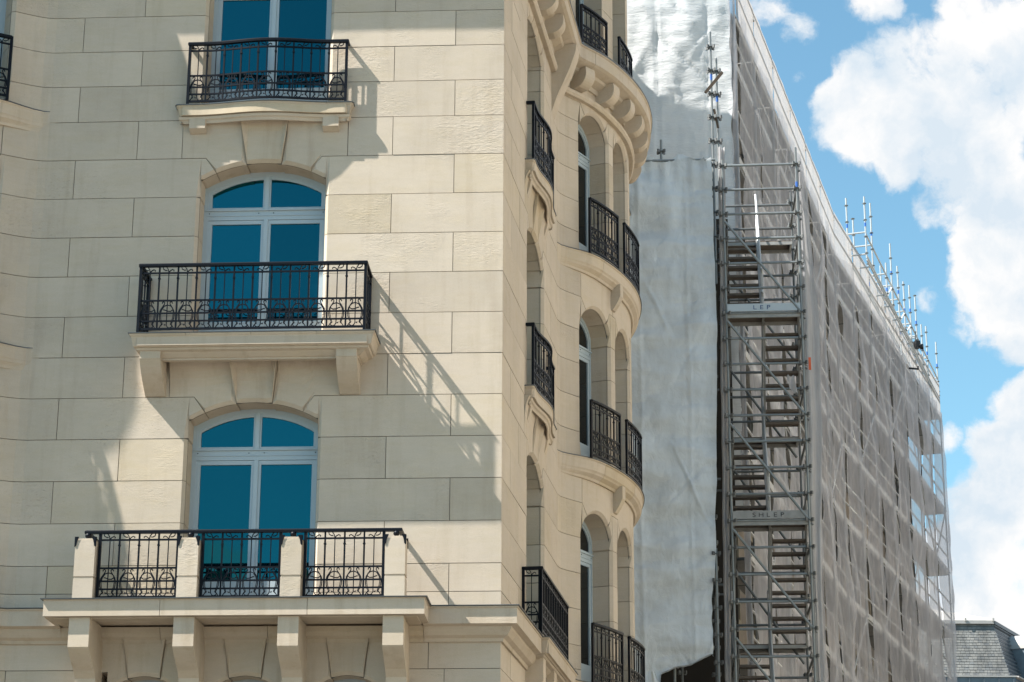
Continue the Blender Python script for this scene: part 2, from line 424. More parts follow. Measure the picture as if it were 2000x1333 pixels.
class MB:
    def __init__(s):
        s.v = []
        s.f = []

    def add(s, vs, fs):
        o = len(s.v)
        s.v += [tuple(p) for p in vs]
        s.f += [tuple(i + o for i in f) for f in fs]

    def box(s, c, hx, hy, hz):
        """centre and three half-axis vectors"""
        c, hx, hy, hz = Vector(c), Vector(hx), Vector(hy), Vector(hz)
        vs = [c + hx * a + hy * b + hz * d for d in (-1, 1) for b in (-1, 1) for a in (-1, 1)]
        s.add(vs, [(0, 2, 3, 1), (4, 5, 7, 6), (0, 1, 5, 4), (2, 6, 7, 3), (0, 4, 6, 2), (1, 3, 7, 5)])

    def abox(s, x0, x1, y0, y1, z0, z1):
        s.box(((x0 + x1) / 2, (y0 + y1) / 2, (z0 + z1) / 2), ((x1 - x0) / 2, 0, 0), (0, (y1 - y0) / 2, 0), (0, 0, (z1 - z0) / 2))

    def tube(s, pts, r, n=6, caps=True):
        pts = [Vector(p) for p in pts]
        rings = []
        prevx = None
        for i, p in enumerate(pts):
            a = pts[max(i - 1, 0)]
            b = pts[min(i + 1, len(pts) - 1)]
            d = (b - a).normalized()
            if prevx is None:
                ref = Vector((0, 0, 1)) if abs(d.z) < 0.9 else Vector((1, 0, 0))
                x = d.cross(ref).normalized()
            else:
                x = (prevx - d * prevx.dot(d)).normalized()
            prevx = x
            y = d.cross(x)
            rr = r[i] if isinstance(r, (list, tuple)) else r
            rings.append([p + x * (rr * cos(2 * pi * (k + .5) / n)) + y * (rr * sin(2 * pi * (k + .5) / n)) for k in range(n)])
        vs = [q for rg in rings for q in rg]
        fs = []
        for i in range(len(pts) - 1):
            for k in range(n):
                k2 = (k + 1) % n
                fs.append((i * n + k, i * n + k2, (i + 1) * n + k2, (i + 1) * n + k))
        if caps:
            fs.append(tuple(range(n - 1, -1, -1)))
            e = (len(pts) - 1) * n
            fs.append(tuple(range(e, e + n)))
        s.add(vs, fs)

    def prism(s, poly, fn, d0, d1):
        """poly: 2-D points, fn(a, b, d) -> 3-D point; extruded from d0 to d1"""
        n = len(poly)
        vs = [fn(a, b, d0) for a, b in poly] + [fn(a, b, d1) for a, b in poly]
        fs = [tuple(range(n - 1, -1, -1)), tuple(range(n, 2 * n))]
        fs += [(i, (i + 1) % n, n + (i + 1) % n, n + i) for i in range(n)]
        s.add(vs, fs)

    def sweep(s, path, prof, scale=None, caps=True):
        """closed profile (off, z) swept along a plan path; off grows to the right of travel"""
        P = [Vector((p[0], p[1])) for p in path]
        n = len(P)
        k = len(prof)
        vs = []
        for i in range(n):
            d1 = (P[i] - P[i - 1]).normalized() if i > 0 else None
            d2 = (P[i + 1] - P[i]).normalized() if i < n - 1 else None
            if d1 is None:
                d1 = d2
            if d2 is None:
                d2 = d1
            n1 = Vector((d1.y, -d1.x))
            n2 = Vector((d2.y, -d2.x))
            mi = (n1 + n2)
            mi = mi / max(0.25, (1 + n1.dot(n2)))
            sc = scale[i] if scale else 1.0
            for (o, z) in prof:
                q = P[i] + mi * (o * sc)
                vs.append((q.x, q.y, z))
        fs = []
        for i in range(n - 1):
            for j in range(k):
                j2 = (j + 1) % k
                fs.append((i * k + j, i * k + j2, (i + 1) * k + j2, (i + 1) * k + j))
        if caps:
            fs.append(tuple(range(k - 1, -1, -1)))
            fs.append(tuple(range((n - 1) * k, n * k)))
        s.add(vs, fs)

    def mesh(s, name, material, smooth=False):
        me = bpy.data.meshes.new(name)
        me.from_pydata(s.v, [], s.f)
        me.validate(clean_customdata=False)
        if material:
            me.materials.append(material)
        # faces point outwards
        import bmesh
        bm = bmesh.new()
        bm.from_mesh(me)
        if len(bm.faces) < 6000:
            bmesh.ops.recalc_face_normals(bm, faces=bm.faces)
        bm.to_mesh(me)
        bm.free()
        if smooth:
            for p in me.polygons:
                p.use_smooth = True
        return me


def link(name, data, parent=None, M=None):
    o = bpy.data.objects.new(name, data)
    COL.objects.link(o)
    if parent is not None:
        o.parent = parent
    if M is not None:
        o.matrix_local = M
    return o


def part(name, mb, material, parent, smooth=False):
    return link(name, mb.mesh(name, material, smooth), parent)


def tag(o, label, cat, group=None, kind=None):
    if label:
        o['label'] = label
    if cat:
        o['category'] = cat
    if group:
        o['group'] = group
    if kind:
        o['kind'] = kind
    return o


def thing(name, label, cat, group=None):
    return tag(link(name, None), label, cat, group)


def rot_z(pos, ang, sx=1.0, sz=1.0):
    return Matrix.Translation(pos) @ Matrix.Rotation(ang, 4, 'Z') @ Matrix.Diagonal((sx, 1, sz, 1))


# ------------------------------------------------------------------ plan of the corner building
C0 = Vector((-0.1243, 27.7697))
AA, BB = radians(3.2), radians(8.8)
EA = Vector((-cos(AA), sin(AA)))
NA = Vector((-sin(AA), -cos(AA)))
EB = Vector((sin(BB), cos(BB)))
NB = Vector((cos(BB), -sin(BB)))
KA, KB = 6.15, 5.36              # where the bows leave the flat walls
BOW = [(0, 0), (.15, .03), (.32, .12), (.6, .30), (.94, .465), (1.44, .635), (1.94, .755), (2.44, .825), (2.84, .84)]
BOWL = 5.68


def bow(s):
    if s <= 0 or s >= BOWL:
        return 0.0
    if s > BOWL / 2:
        s = BOWL - s
    for i in range(len(BOW) - 1):
        a, b = BOW[i], BOW[i + 1]
        if a[0] <= s <= b[0]:
            def slope(j):
                if j <= 0:
                    return 0.0
                if j >= len(BOW) - 1:
                    return 0.0
                return (BOW[j + 1][1] - BOW[j - 1][1]) / (BOW[j + 1][0] - BOW[j - 1][0])
            h = b[0] - a[0]
            t = (s - a[0]) / h
            m0, m1 = slope(i) * h, slope(i + 1) * h
            return (2 * t**3 - 3 * t**2 + 1) * a[1] + (t**3 - 2 * t**2 + t) * m0 + (-2 * t**3 + 3 * t**2) * b[1] + (t**3 - t**2) * m1
    return 0.0


def smooth01(t):
    t = min(1.0, max(0.0, t))
    return t * t * (3 - 2 * t)


def wpos(p):
    if p < 0:
        return C0 + EA * (-p) + NA * (bow(-p - KA) * (1.0 + .22 * smooth01((-p - KA - .45) / 1.1)))
    return C0 + EB * p + NB * bow(p - KB)


def wnor(p):
    """outward normal in plan; at the corner the mitre vector"""
    if abs(p) < 1e-6:
        return (NA + NB) / (1 + NA.dot(NB))
    e = 0.004
    a, b = p - e, p + e
    if a < 0 < p:
        a = p
    if p < 0 < b:
        b = p
    d = (wpos(b) - wpos(a)).normalized()
    return Vector((d.y, -d.x))


def wpt(p, off, z):
    q = wpos(p) + wnor(p) * off
    return Vector((q.x, q.y, z))


def pcuts(p0, p1):
    """columns needed to follow the plan between two positions"""
    out = [p0]
    x = p0
    curved = lambda q: (KB - .05 < q < KB + BOWL + .05) or (-KA - BOWL - .05 < q < -KA + .05)
    while x < p1 - 1e-6:
        st = 0.14 if curved(x) or curved(min(p1, x + .14)) else 4.0
        nx = min(p1, x + st)
        for brk in (-KA, 0.0, KB):
            if x < brk - 1e-6 and nx > brk + 1e-6:
                nx = brk
        x = nx
        out.append(x)
    return out


def interp(pl, p):
    if p <= pl[0][0]:
        return pl[0][1]
    for i in range(len(pl) - 1):
        if pl[i][0] <= p <= pl[i + 1][0]:
            d = pl[i + 1][0] - pl[i][0]
            return pl[i + 1][1] if d < 1e-9 else pl[i][1] + (pl[i + 1][1] - pl[i][1]) * (p - pl[i][0]) / d
    return pl[-1][1]


BUILDING = thing('stone_building', 'pale limestone corner apartment building with iron balconies and rounded bow windows', 'building')
MORTAR = MB()
MASONRY = MB()
csc = None
GAP = 0.0042
CH = 0.045
OPEN = []       # window openings: p0, p1, sill, spring, apex


def arch(o, p):
    p0, p1, sill, spr, apx = o
    h = (p1 - p0) / 2
    r = apx - spr
    R = (h * h + r * r) / (2 * r)
    x = p - (p0 + p1) / 2
    return apx - R + sqrt(max(0.0, R * R - x * x))


def edge_cut(p, z):
    """how far the splayed edge of an opening cuts back the wall face here"""
    c = 0.0
    for o in OPEN:
        p0, p1, sill, spr, apx = o
        if p < p0 - CH - .001 or p > p1 + CH + .001 or z < sill - .01 or z > apx + CH + .01:
            continue
        if z < spr:
            d = max(p0 - p, p - p1)
        elif p0 < p < p1:
            d = z - arch(o, p)
        else:
            d = hypot(max(p0 - p, p - p1), 0)
        d = max(d, 0.0)
        c = max(c, CH - d)
    return max(c, 0.0)


def block(lower, upper, depth=0.40, cove=None, name='stone_block', mtl=None, gap=GAP, parent=None):
    """one dressed stone: lower and upper outlines (p, z) along the wall, extruded into it"""
    pa, pb = lower[0][0], lower[-1][0]
    xs = set(pcuts(pa, pb)) | {a for a, _ in lower} | {a for a, _ in upper if pa <= a <= pb}
    for o in OPEN:
        for e in (o[0] - CH, o[1] + CH):
            if pa < e < pb:
                xs.add(e)
    isarch = any(o[0] < (a + b) / 2 < o[1] for o in OPEN for (a, _), (b, _) in zip(lower, lower[1:])) and len(lower) > 2
    xs = sorted(xs)
    # drop near duplicates except deliberate steps
    cols = []
    for x in xs:
        if cols and x - cols[-1] < 1e-7:
            continue
        cols.append(x)
    jit = random.uniform(-0.0018, 0.0018)
    tilt = random.uniform(-0.0012, 0.0012)
    data = []
    for x in cols:
        zl, zu = interp(lower, x), interp(upper, x)
        data.append((x, zl, zu))
    n = len(data)

    def shr(i, k):
        a = data[max(i - 1, 0)]
        b = data[min(i + 1, n - 1)]
        dx = b[0] - a[0]
        if dx < 0.01:
            return gap
        sl = (b[k] - a[k]) / dx
        return gap * min(5.0, sqrt(1 + sl * sl))
    vs, mort = [], []
    rows = [0.0, None, 1.0]
    if cove:
        rows = [0.0, None, .25, .45, .6, .72, .82, .91, 1.0]
    R = len(rows)
    mrows = [r for r in rows if r is not None]
    if cove is None:
        mrows = [0.0, 0.12, 1.0]
    for i, (x, zl, zu) in enumerate(data):
        xx = x
        if i == 0:
            xx += gap
        if i == n - 1:
            xx -= gap
        if n > 1 and 0 < i < n - 1:
            xx = min(max(xx, data[0][0] + gap), data[-1][0] - gap)
        a, b = zl + shr(i, 1), zu - shr(i, 2)
        if b < a:
            a = b = (a + b) / 2
        for r in rows:
            z = min(a + CH, a + (b - a) * .3) if r is None else a + (b - a) * r
            if r is None and b - a > CH * 2:
                z = a + CH
            of = jit + tilt * (x - pa) - edge_cut(x, z)
            if cove:
                of += cove(z)
            vs.append(wpt(xx, of, z))
        vs.append(wpt(xx, -depth, a))
        vs.append(wpt(xx, -depth, b))
        for r in mrows:
            z = zl + (zu - zl) * r
            cz = cove(z) if cove else 0.0
            mort.append(wpt(x, -0.016 + cz - edge_cut(x, z), z))
    S = R + 2
    fs = []
    for i in range(n - 1):
        a, b = i * S, (i + 1) * S
        for r in range(R - 1):
            fs.append((a + r, b + r, b + r + 1, a + r + 1))
        fs.append((a + R - 1, b + R - 1, b + R + 1, a + R + 1))
        fs.append((a + R, b + R, b, a))
        fs.append((a + R + 1, b + R + 1, b + R, a + R))
    for a, fl in ((0, False), ((n - 1) * S, True)):
        loop = [a + r for r in range(R)] + [a + R + 1, a + R]
        fs.append(tuple(loop) if fl else tuple(reversed(loop)))
    mb = MB()
    mb.add(vs, fs)
    K = len(mrows)
    MORTAR.add(mort, [(K * i + j, K * i + K + j, K * i + K + j + 1, K * i + j + 1) for i in range(n - 1) for j in range(K - 1)])
    if pb <= -7.6 or pa >= 8.4 or max(z for _, z in upper) < 5.95 or min(z for _, z in lower) > 18.0:
        MASONRY.add(vs, fs)          # stones round the bend, below or above the view: one joined part
        return None
    return part(name, mb, mtl or M_STONE, parent or BUILDING)


def rect(p0, p1, z0, z1, **k):
    if p1 - p0 < 0.03 or z1 - z0 < 0.02:
        return None
    return block([(p0, z0), (p1, z0)], [(p0, z1), (p1, z1)], **k)


def arch_pts(o, a, b, n=9):
    return [(a + (b - a) * i / n, arch(o, a + (b - a) * i / n)) for i in range(n + 1)]


def springer(pa, pb, z0, z1, oL=None, oR=None):
    """stone beside an arched opening: rises past the jamb and ends on a slanting joint"""
    lo, hi = [], []
    E = 0.0006
    if oL:
        w = oL[1] - oL[0]
        ft, tp = (0.205, 0.06) if w > 1.3 else (0.12, 0.0)
        f = oL[1] - ft
        lo += arch_pts(oL, f, oL[1] - E, 6) + [(oL[1], z0)]
        hi += [(f, arch(oL, f) + .002), (oL[1] - tp, z1)]
    else:
        lo += [(pa, z0)]
        hi += [(pa, z1)]
    if oR:
        w = oR[1] - oR[0]
        ft, tp = (0.205, 0.06) if w > 1.3 else (0.12, 0.0)
        f = oR[0] + ft
        lo += [(oR[0], z0)] + arch_pts(oR, oR[0] + E, f, 6)
        hi += [(oR[0] + tp, z1), (f, arch(oR, f) + .002)]
    else:
        lo += [(pb, z0)]
        hi += [(pb, z1)]
    block(lo, hi)


def lintels(o, z1, ztop, eL, eR, cove=None, key=True):
    """stones over an arch, from the slanting joints up to the balcony; eL/eR: how far their feet spread"""
    w = o[1] - o[0]
    c = (o[0] + o[1]) / 2
    ft, tp = (0.205, 0.06) if w > 1.3 else (0.12, 0.0)
    fl, fr_ = o[0] + ft, o[1] - ft
    tl, tr = o[0] + tp, o[1] - tp
    left = [(o[0] - eL, z1)] if eL > 0 else []
    right = [(o[1] + eR, z1)] if eR > 0 else []
    if key:
        ka, kt = 0.232, 0.33
        ya, yb = arch(o, c - ka), ztop
        block(left + [(tl, z1)] + arch_pts(o, fl, c - ka, 6) + [(c - kt + .0, yb)] if False else left + [(tl, z1)] + arch_pts(o, fl, c - ka, 6),
              [(o[0] - eL, ztop), (c - kt, ztop), (c - ka, ya + .01)], cove=cove, mtl=M_DRESS)
        block([(c - kt, ztop - .004)] + arch_pts(o, c - ka, c + ka, 6) + [(c + kt, ztop - .004)],
              [(c - kt, ztop), (c + kt, ztop)], cove=cove, mtl=M_DRESS)
        block(arch_pts(o, c + ka, fr_, 6) + [(tr, z1)] + right,
              [(c + ka, ya + .01), (c + kt, ztop), (o[1] + eR, ztop)], cove=cove, mtl=M_DRESS)
    else:
        block(left + [(tl, z1)] + arch_pts(o, fl, fr_, 10) + [(tr, z1)] + right,
              [(o[0] - eL, ztop), (o[1] + eR, ztop)], cove=cove, mtl=M_DRESS)


# floors: balcony level, joint above the arch
FLOORS = [(7.165, 9.975), (10.66, 13.31), (14.02, 16.645)]
AW = (-4.05, -2.37)
BW = (2.20, 3.88)
W1, W2 = (5.96, 6.86), (7.13, 8.15)
AW1 = (-7.60, -6.70)
for sill, J in FLOORS:
    for w in (AW, BW):
        OPEN.append((w[0], w[1], sill, J - .31, J - .07))
    for w in (W1, W2, AW1):
        OPEN.append((w[0], w[1], sill, J - .40, J - .08))
OP = {(o[0], round(o[2], 2)): o for o in OPEN}


def opening(w, fl):
    return OP[(w[0], round(FLOORS[fl][0], 2))]


ROWS = [  # z0, z1, floor index, kind, joint pattern (0: short on A / long on B at the corner)
    (7.165, 7.40, 0, 'w', 0), (7.40, 7.76, 0, 'w', 0), (7.76, 8.31, 0, 'w', 1), (8.31, 8.865, 0, 'w', 0), (8.865, 9.42, 0, 'w', 1), (9.42, 9.975, 0, 'a', 0),
    (9.975, 10.53, 0, 'l', 1), (10.53, 11.09, 1, 'w', 0), (11.09, 11.65, 1, 'w', 1), (11.65, 12.20, 1, 'w', 0), (12.20, 12.755, 1, 'w', 1),
    (12.755, 13.31, 1, 'a', 0), (13.31, 13.865, 1, 'l', 1), (13.865, 14.385, 2, 'w', 0), (14.385, 14.90, 2, 'w', 1), (14.90, 15.42, 2, 'w', 0),
    (15.42, 15.94, 2, 'w', 1), (15.94, 16.29, 2, 'w', 0), (16.29, 16.645, 2, 'a', 1), (16.645, 17.16, 2, 'l', 0)]


def cove_fn(z0, z1, amt):
    def f(z):
        t = min(1.0, max(0.0, (z - z0) / (z1 - z0)))
        return amt * (1 - sqrt(max(0.0, 1 - t * t)))
    return f


for (z0, z1, fl, kind, pat) in ROWS:
    ca, cb = (0.657, 1.45) if pat == 0 else (1.484, 0.70)
    la = 5.76 if pat == 0 else 4.93
    sill, J = FLOORS[fl]
    oA, oB, o1, o2, oA1 = opening(AW, fl), opening(BW, fl), opening(W1, fl), opening(W2, fl), opening(AW1, fl)
    # corner stone, one piece round both faces
    rect(-ca, cb, z0, z1)
    rb = 5.36 if pat == 0 else 4.62
    # far parts of both bows, plain long stones
    for q in ((-9.0, -7.87), (-10.3, -9.0), (-12.6, -10.3), (-16.0, -12.6)):
        rect(q[0], q[1], z0, z1)
    for q in ((8.45, 9.6), (9.6, 10.9), (10.9, 13.0), (13.0, 14.5)):
        rect(q[0], q[1], z0, z1)
    if kind == 'w':
        zz = z0
        rect(-la, AW[0], z0, z1)
        rect(AW[1], -ca, z0, z1)
        rect(AW1[1], -la, z0, z1)
        rect(-7.87, AW1[0], z0, z1)
        rect(cb, BW[0], z0, z1)
        rect(BW[1], rb, z0, z1)
        rect(rb, W1[0], z0, z1)
        rect(W1[1], W2[0], z0, z1)
        rect(W2[1], 8.45, z0, z1)
    elif kind == 'a':
        springer(-la, AW[0], z0, z1, None, oA)
        springer(AW[1], -ca, z0, z1, oA, None)
        springer(AW1[1], -la, z0, z1, oA1, None)
        springer(-7.87, AW1[0], z0, z1, None, oA1)
        springer(cb, BW[0], z0, z1, None, oB)
        springer(BW[1], rb, z0, z1, oB, None)
        springer(rb, W1[0], z0, z1, None, o1)
        springer(W1[1], W2[0], z0, z1, o1, o2)
        springer(W2[1], 8.45, z0, z1, o2, None)
    else:
        zt = z1 - .005
        amt, zc0 = (0.30, z0 + .06) if fl == 0 else (0.10, z0 + .25)
        cv = cove_fn(zc0, z1, amt)
        cvb = cove_fn(zc0, z1, 0.10)
        if fl == 2:
            cv = cvb = None
        lintels(oA, z0, zt, .27, .284, cv)
        lintels(oB, z0, zt, .27, .284, cvb)
        lintels(o1, z0, zt, 0, 0.135, None, False)
        lintels(o2, z0, zt, .135, .30, None, False)
        lintels(oA1, z0, zt, .27, 0, None, False)
        if pat == 1:
            rect(-4.93, -4.32, z0, z1)
            rect(AW1[1], -4.93, z0, z1)
            rect(-2.086, -1.484, z0, z1)
        else:
            rect(-5.76, -4.32, z0, z1)
            rect(AW1[1], -5.76, z0, z1)
            rect(-2.086, -ca, z0, z1)
        rect(cb, BW[0] - .27, z0, z1)
        rect(BW[1] + .284, 5.36, z0, z1)
        rect(5.36, W1[0], z0, z1)
# storey under the string course: three narrow arches between brackets
CTR = [-4.455, -3.185, -1.905]
for c in CTR:
    OPEN.append((c - .50, c + .50, 3.0, 6.05, 6.36))
for (z0, z1) in ((3.6, 4.75), (4.75, 5.87)):
    for q in ((-16, -12.6), (-12.6, -10.3), (-10.3, -8.6), (-8.6, -7.2), (-7.2, -6.2), (-6.2, -4.97), (-3.94, -3.70), (-2.67, -2.42), (-1.39, -.9), (-.9, .9), (.9, 2.6),
              (2.6, 4.3), (4.3, 5.96), (5.96, 7.2), (7.2, 8.6), (8.6, 10.9), (10.9, 14.5)):
        rect(q[0], q[1], z0, z1)
cvl = cove_fn(6.45, 6.96, 0.10)
for q in ((-16, -12.6), (-12.6, -10.3), (-10.3, -8.6), (-8.6, -7.2), (-7.2, -6.2), (-6.2, -5.26)):
    rect(q[0], q[1], 5.87, 6.43)
    rect(q[0] - .3 if q[0] > -16 else q[0], q[1] - .3 if q[1] < -5.3 else q[1] + .0, 6.43, 6.96)
rect(-5.26, -5.0, 6.37, 6.96, mtl=M_DRESS)
rect(-5.56 if False else -5.26, -5.0, 5.87, 6.37, mtl=M_DRESS)
for i, c in enumerate(CTR):
    o = OPEN[-3 + i]
    a0, a1 = [(-5.0, -3.815), (-3.815, -2.545), (-2.545, -1.14)][i]
    k = .20
    block([(a0, 6.40 if i == 0 else 6.30), (a0 + .09, 6.40 if i == 0 else 6.30)] + arch_pts(o, o[0] + .05, c - k, 6), [(a0, 6.955), (c - .29, 6.955), (c - k, arch(o, c - k) + .01)], cove=cvl, mtl=M_DRESS)
    block([(c - .29, 6.951)] + arch_pts(o, c - k, c + k, 6) + [(c + .29, 6.951)], [(c - .29, 6.955), (c + .29, 6.955)], cove=cvl, mtl=M_DRESS)
    block(arch_pts(o, c + k, o[1] - .05, 6) + [(a1 - .09, 6.40 if i == 2 else 6.30), (a1, 6.40 if i == 2 else 6.30)], [(c + k, arch(o, c + k) + .01), (c + .29, 6.955), (a1, 6.955)], cove=cvl, mtl=M_DRESS)
rect(-1.14, -0.90, 6.43, 6.96)
rect(-.90, .80, 6.43, 6.96)
rect(-1.40, -.70, 5.87, 6.43)
rect(-.70, 1.5, 5.87, 6.43)
for q in ((1.5, 3.1), (3.1, 4.7), (4.7, 5.96), (5.96, 7.3), (7.3, 8.8), (8.8, 10.9), (10.9, 14.5)):
    rect(q[0], q[1], 5.87, 6.43)
for q in ((.8, 2.3), (2.3, 3.9), (3.9, 5.36), (5.36, 6.6), (6.6, 8.2), (8.2, 10.9), (10.9, 14.5)):
    rect(q[0], q[1], 6.43, 6.96)
for q in ((-16, -10), (-10, -5.5), (-5.5, -3), (-3, -.8), (-.8, .8), (.8, 4), (4, 7), (7, 10), (10, 14.5)):
    rect(q[0], q[1], 0.0, 3.6)
# attic storey above the big cornice
for k in range(6):
    z0, z1 = 17.40 + k * .62, 17.40 + (k + 1) * .62
    hi = z1 > 20.3
    for q in ((-16, -12.6), (-12.6, -9.0), (-9, -6), (-6, -3), (-3, -1.2), (-1.2, 1.2), (1.2, 2.4), (2.4, 4.0), (4.0, 5.4)):
        rect(q[0], q[1], z0, z1)
    if hi:
        for q in ((5.4, 7.0), (7.0, 8.9), (8.9, 10.9), (10.9, 14.5)):
            rect(q[0], q[1], z0, z1)
    else:
        for q in ((5.4, 5.88), (6.66, 7.14), (8.15, 8.6), (8.6, 9.8), (9.8, 10.9), (10.9, 14.5)):
            rect(q[0], q[1], z0, z1)

part('mortar', MORTAR, M_MORTAR, BUILDING)
part('masonry', MASONRY, M_STONE, BUILDING)['kind'] = 'stuff'
# solid body behind the facing stones, with mansard profile at the party wall
body = MB()
ring = [wpos(p) - wnor(p) * .46 for p in (-16, -12.2, -6.0)] + [C0 + EA * .46 * 1.0 - NA * .46 - NB * .0] + [wpos(p) - wnor(p) * .46 for p in (1.0, 5.3)] + \
       [C0 + EB * 11.2 - NB * .46, C0 + EB * 14.6 - NB * .46, Vector((-12, 42.0))]
body.prism([(q.x, q.y) for q in ring], lambda a, b, d: (a, b, d), 0.02, 21.12)
part('building_core', body, M_BODY, BUILDING)
roof = MB()
# steep roof, eaves at 21.1, ridge line well back; the party wall carries its outline
eB3 = C0 + EB * 14.6
back = [(eB3.x - .02, 21.1), (eB3.x - .02, 23.77), (1.20, 23.96), (0.674, 24.07), (0.256, 24.57), (-.6, 25.6), (-1.6, 26.4), (-9, 26.4), (-9, 21.1)]
roof.prism(back, lambda a, b, d: (a, d, b), 41.85, 42.34)
part('party_wall', roof, M_BODY, BUILDING)
roof2 = MB()
e0, e1 = C0 + EB * 1.0 - NB * .6, C0 + EB * 13.2 - NB * .6
e2 = C0 + EA * 12 - NA * .8
roof2.add([(e0.x, e0.y, 21.13), (e1.x, e1.y, 21.13), (-9, 41.0, 21.13), (e2.x, e2.y, 21.13),
           (e0.x - 1.6, e0.y + 1.6, 24.0), (e1.x - 1.6, e1.y - .3, 24.0), (-8, 40.9, 24.0), (e2.x, e2.y + 1.7, 24.0)],
          [(0, 1, 5, 4), (1, 2, 6, 5), (2, 3, 7, 6), (3, 0, 4, 7), (4, 5, 6, 7), (3, 2, 1, 0)])
part('roof', roof2, M_ZINCD, BUILDING)

# ------------------------------------------------------------------ mouldings and ledges


def wall_path(p0, p1):
    return [wpos(p) for p in pcuts(p0, p1)], pcuts(p0, p1)


def ledge(p0, p1, prof, scale_fn=None, name='string_course', mtl=None, cuts=(), parent=None):
    """moulding that follows the wall, cut into stones at the given joints"""
    brk = [p0] + [c for c in cuts if p0 < c < p1] + [p1]
    out = []
    for a, b in zip(brk, brk[1:]):
        a2, b2 = a + (.003 if a != p0 else 0), b - (.003 if b != p1 else 0)
        ps = pcuts(a2, b2)
        mb = MB()
        rings = []
        for p in ps:
            w, n = wpos(p), wnor(p)
            sc = scale_fn(p) if scale_fn else 1.0
            for (o, z) in prof:
                q = w + n * (o * sc - (.008 * max(0, 1 - sc) if scale_fn and scale_fn is not csc else 0) if o > 0 else o)
                mb.v.append((q.x, q.y, z))
        k = len(prof)
        for i in range(len(ps) - 1):
            for j in range(k):
                j2 = (j + 1) % k
                mb.f.append((i * k + j, i * k + j2, (i + 1) * k + j2, (i + 1) * k + j))
        mb.f.append(tuple(range(k - 1, -1, -1)))
        mb.f.append(tuple(range((len(ps) - 1) * k, len(ps) * k)))
        out.append(part(name, mb, mtl or M_DRESS, parent or BUILDING))
    return out


def grow(k0, k1, d=0.95):
    """ledge swells out of the wall past the knee of a bow and sinks back at the far end"""
    def f(p):
        s = (p - k0) if k0 >= 0 else (-p + k0 + 0.0)
        s = abs(p) - abs(k0)
        t = min(1, max(0, (s + .12) / d))
        e = min(1, max(0, (abs(k0) + BOWL - abs(p) + .12) / d))
        q = lambda t: t * t * (3 - 2 * t)
        return max(0.0, q(t) * q(e))
    return f


def course_profile(zt, o):
    return [(-.05, zt - .30), (.035, zt - .30), (.05, zt - .262), (.11, zt - .215), (.12, zt - .19), (o - .035, zt - .165), (o - .02, zt - .03), (o, zt - .012), (o, zt), (-.05, zt + .004)]


for zt in (10.66, 14.02):
    ledge(KB - .08, KB + BOWL + .08, course_profile(zt, .175), grow(KB, 0), cuts=(6.35, 7.62, 8.9))
    ledge(-KA - BOWL - .08, -KA + .08, course_profile(zt, .175), grow(-KA, 0), cuts=(-6.75, -8.2, -9.6))
    fl = [(-.03, zt + .006), (.19, zt + .004), (.19, zt + .014), (-.03, zt + .018)]
    ledge(KB - .02, KB + BOWL + .02, fl, grow(KB, 0), name='lead_flashing', mtl=M_FLASH)
    ledge(-KA - BOWL - .02, -KA + .02, fl, grow(-KA, 0), name='lead_flashing', mtl=M_FLASH)
# the string course at first-balcony level runs round the corner
SC3 = [(-.05, 6.76), (.03, 6.76), (.045, 6.80), (.10, 6.83), (.15, 6.90), (.155, 6.93), (.235, 6.95), (.235, 7.14), (.25, 7.15), (.25, 7.165), (-.05, 7.17)]
ledge(-16, -5.50, SC3, cuts=(-8.2, -7.0))
ledge(-.95, 1.95, SC3, cuts=(-.02 + .35,))
ledge(4.95, 14.5, SC3, cuts=(6.3, 7.6, 9))
mb_prof = [(-.03, 6.76), (.03, 6.76), (.045, 6.80), (.10, 6.83), (.13, 6.88), (.15, 6.945), (-.03, 6.95)]
ledge(-5.50, -.955, mb_prof, name='moulding', cuts=(-4.25, -2.9))
ledge(1.955, 4.945, mb_prof, name='moulding')
ledge(-16, 14.5, [(-.02, 7.172), (.270, 7.17), (.270, 7.178), (-.02, 7.182)], name='lead_flashing', mtl=M_FLASH)
# big cornice
CO = [(-.05, 16.93), (.05, 16.93), (.07, 17.0), (.24, 17.06), (.27, 17.10), (.45, 17.15), (.51, 17.18), (.51, 17.37), (.54, 17.385), (.54, 17.40), (-.05, 17.40)]
def csc(p):
    if p > 0:
        return 1.0 - .24 * min(1, p / .6)
    return 1.0 + .22 * smooth01((-p - KA - .5) / 1.2)


ledge(-16, 14.5, CO, csc, name='cornice', cuts=(-9, -7.5, -6, -4.5, -3, -1.5, 1.2, 2.9, 4.6, 5.9, 7.2, 8.6, 10))
ledge(-16, 14.5, [(-.02, 17.404), (.55, 17.40), (.55, 17.425), (-.02, 17.425)], csc, name='lead_flashing', mtl=M_FLASH)
ledge(-16, 14.5, [(-.03, 16.66), (.07, 16.66), (.10, 16.70), (.10, 16.75), (-.03, 16.77)], name='moulding', cuts=(-6, -3, 1.2, 3.2, 5.2, 6.2, 7.2, 8.3))


def bracket(p, width, prof, name='corbel', parent=None, mtl=None):
    """bracket stone: side outline (off, z) extruded along the wall"""
    n = wnor(p)
    t = Vector((-n.y, n.x))
    w = wpos(p)
    mb = MB()
    mb.prism(prof, lambda o, z, d: (w.x + n.x * o + t.x * d, w.y + n.y * o + t.y * d, z), -width / 2, width / 2)
    return part(name, mb, mtl or M_DRESS, parent or BUILDING)


def arc(cx, cz, rx, rz, a0, a1, n=6):
    return [(cx + rx * cos(radians(a0 + (a1 - a0) * i / n)), cz + rz * sin(radians(a0 + (a1 - a0) * i / n))) for i in range(n + 1)]


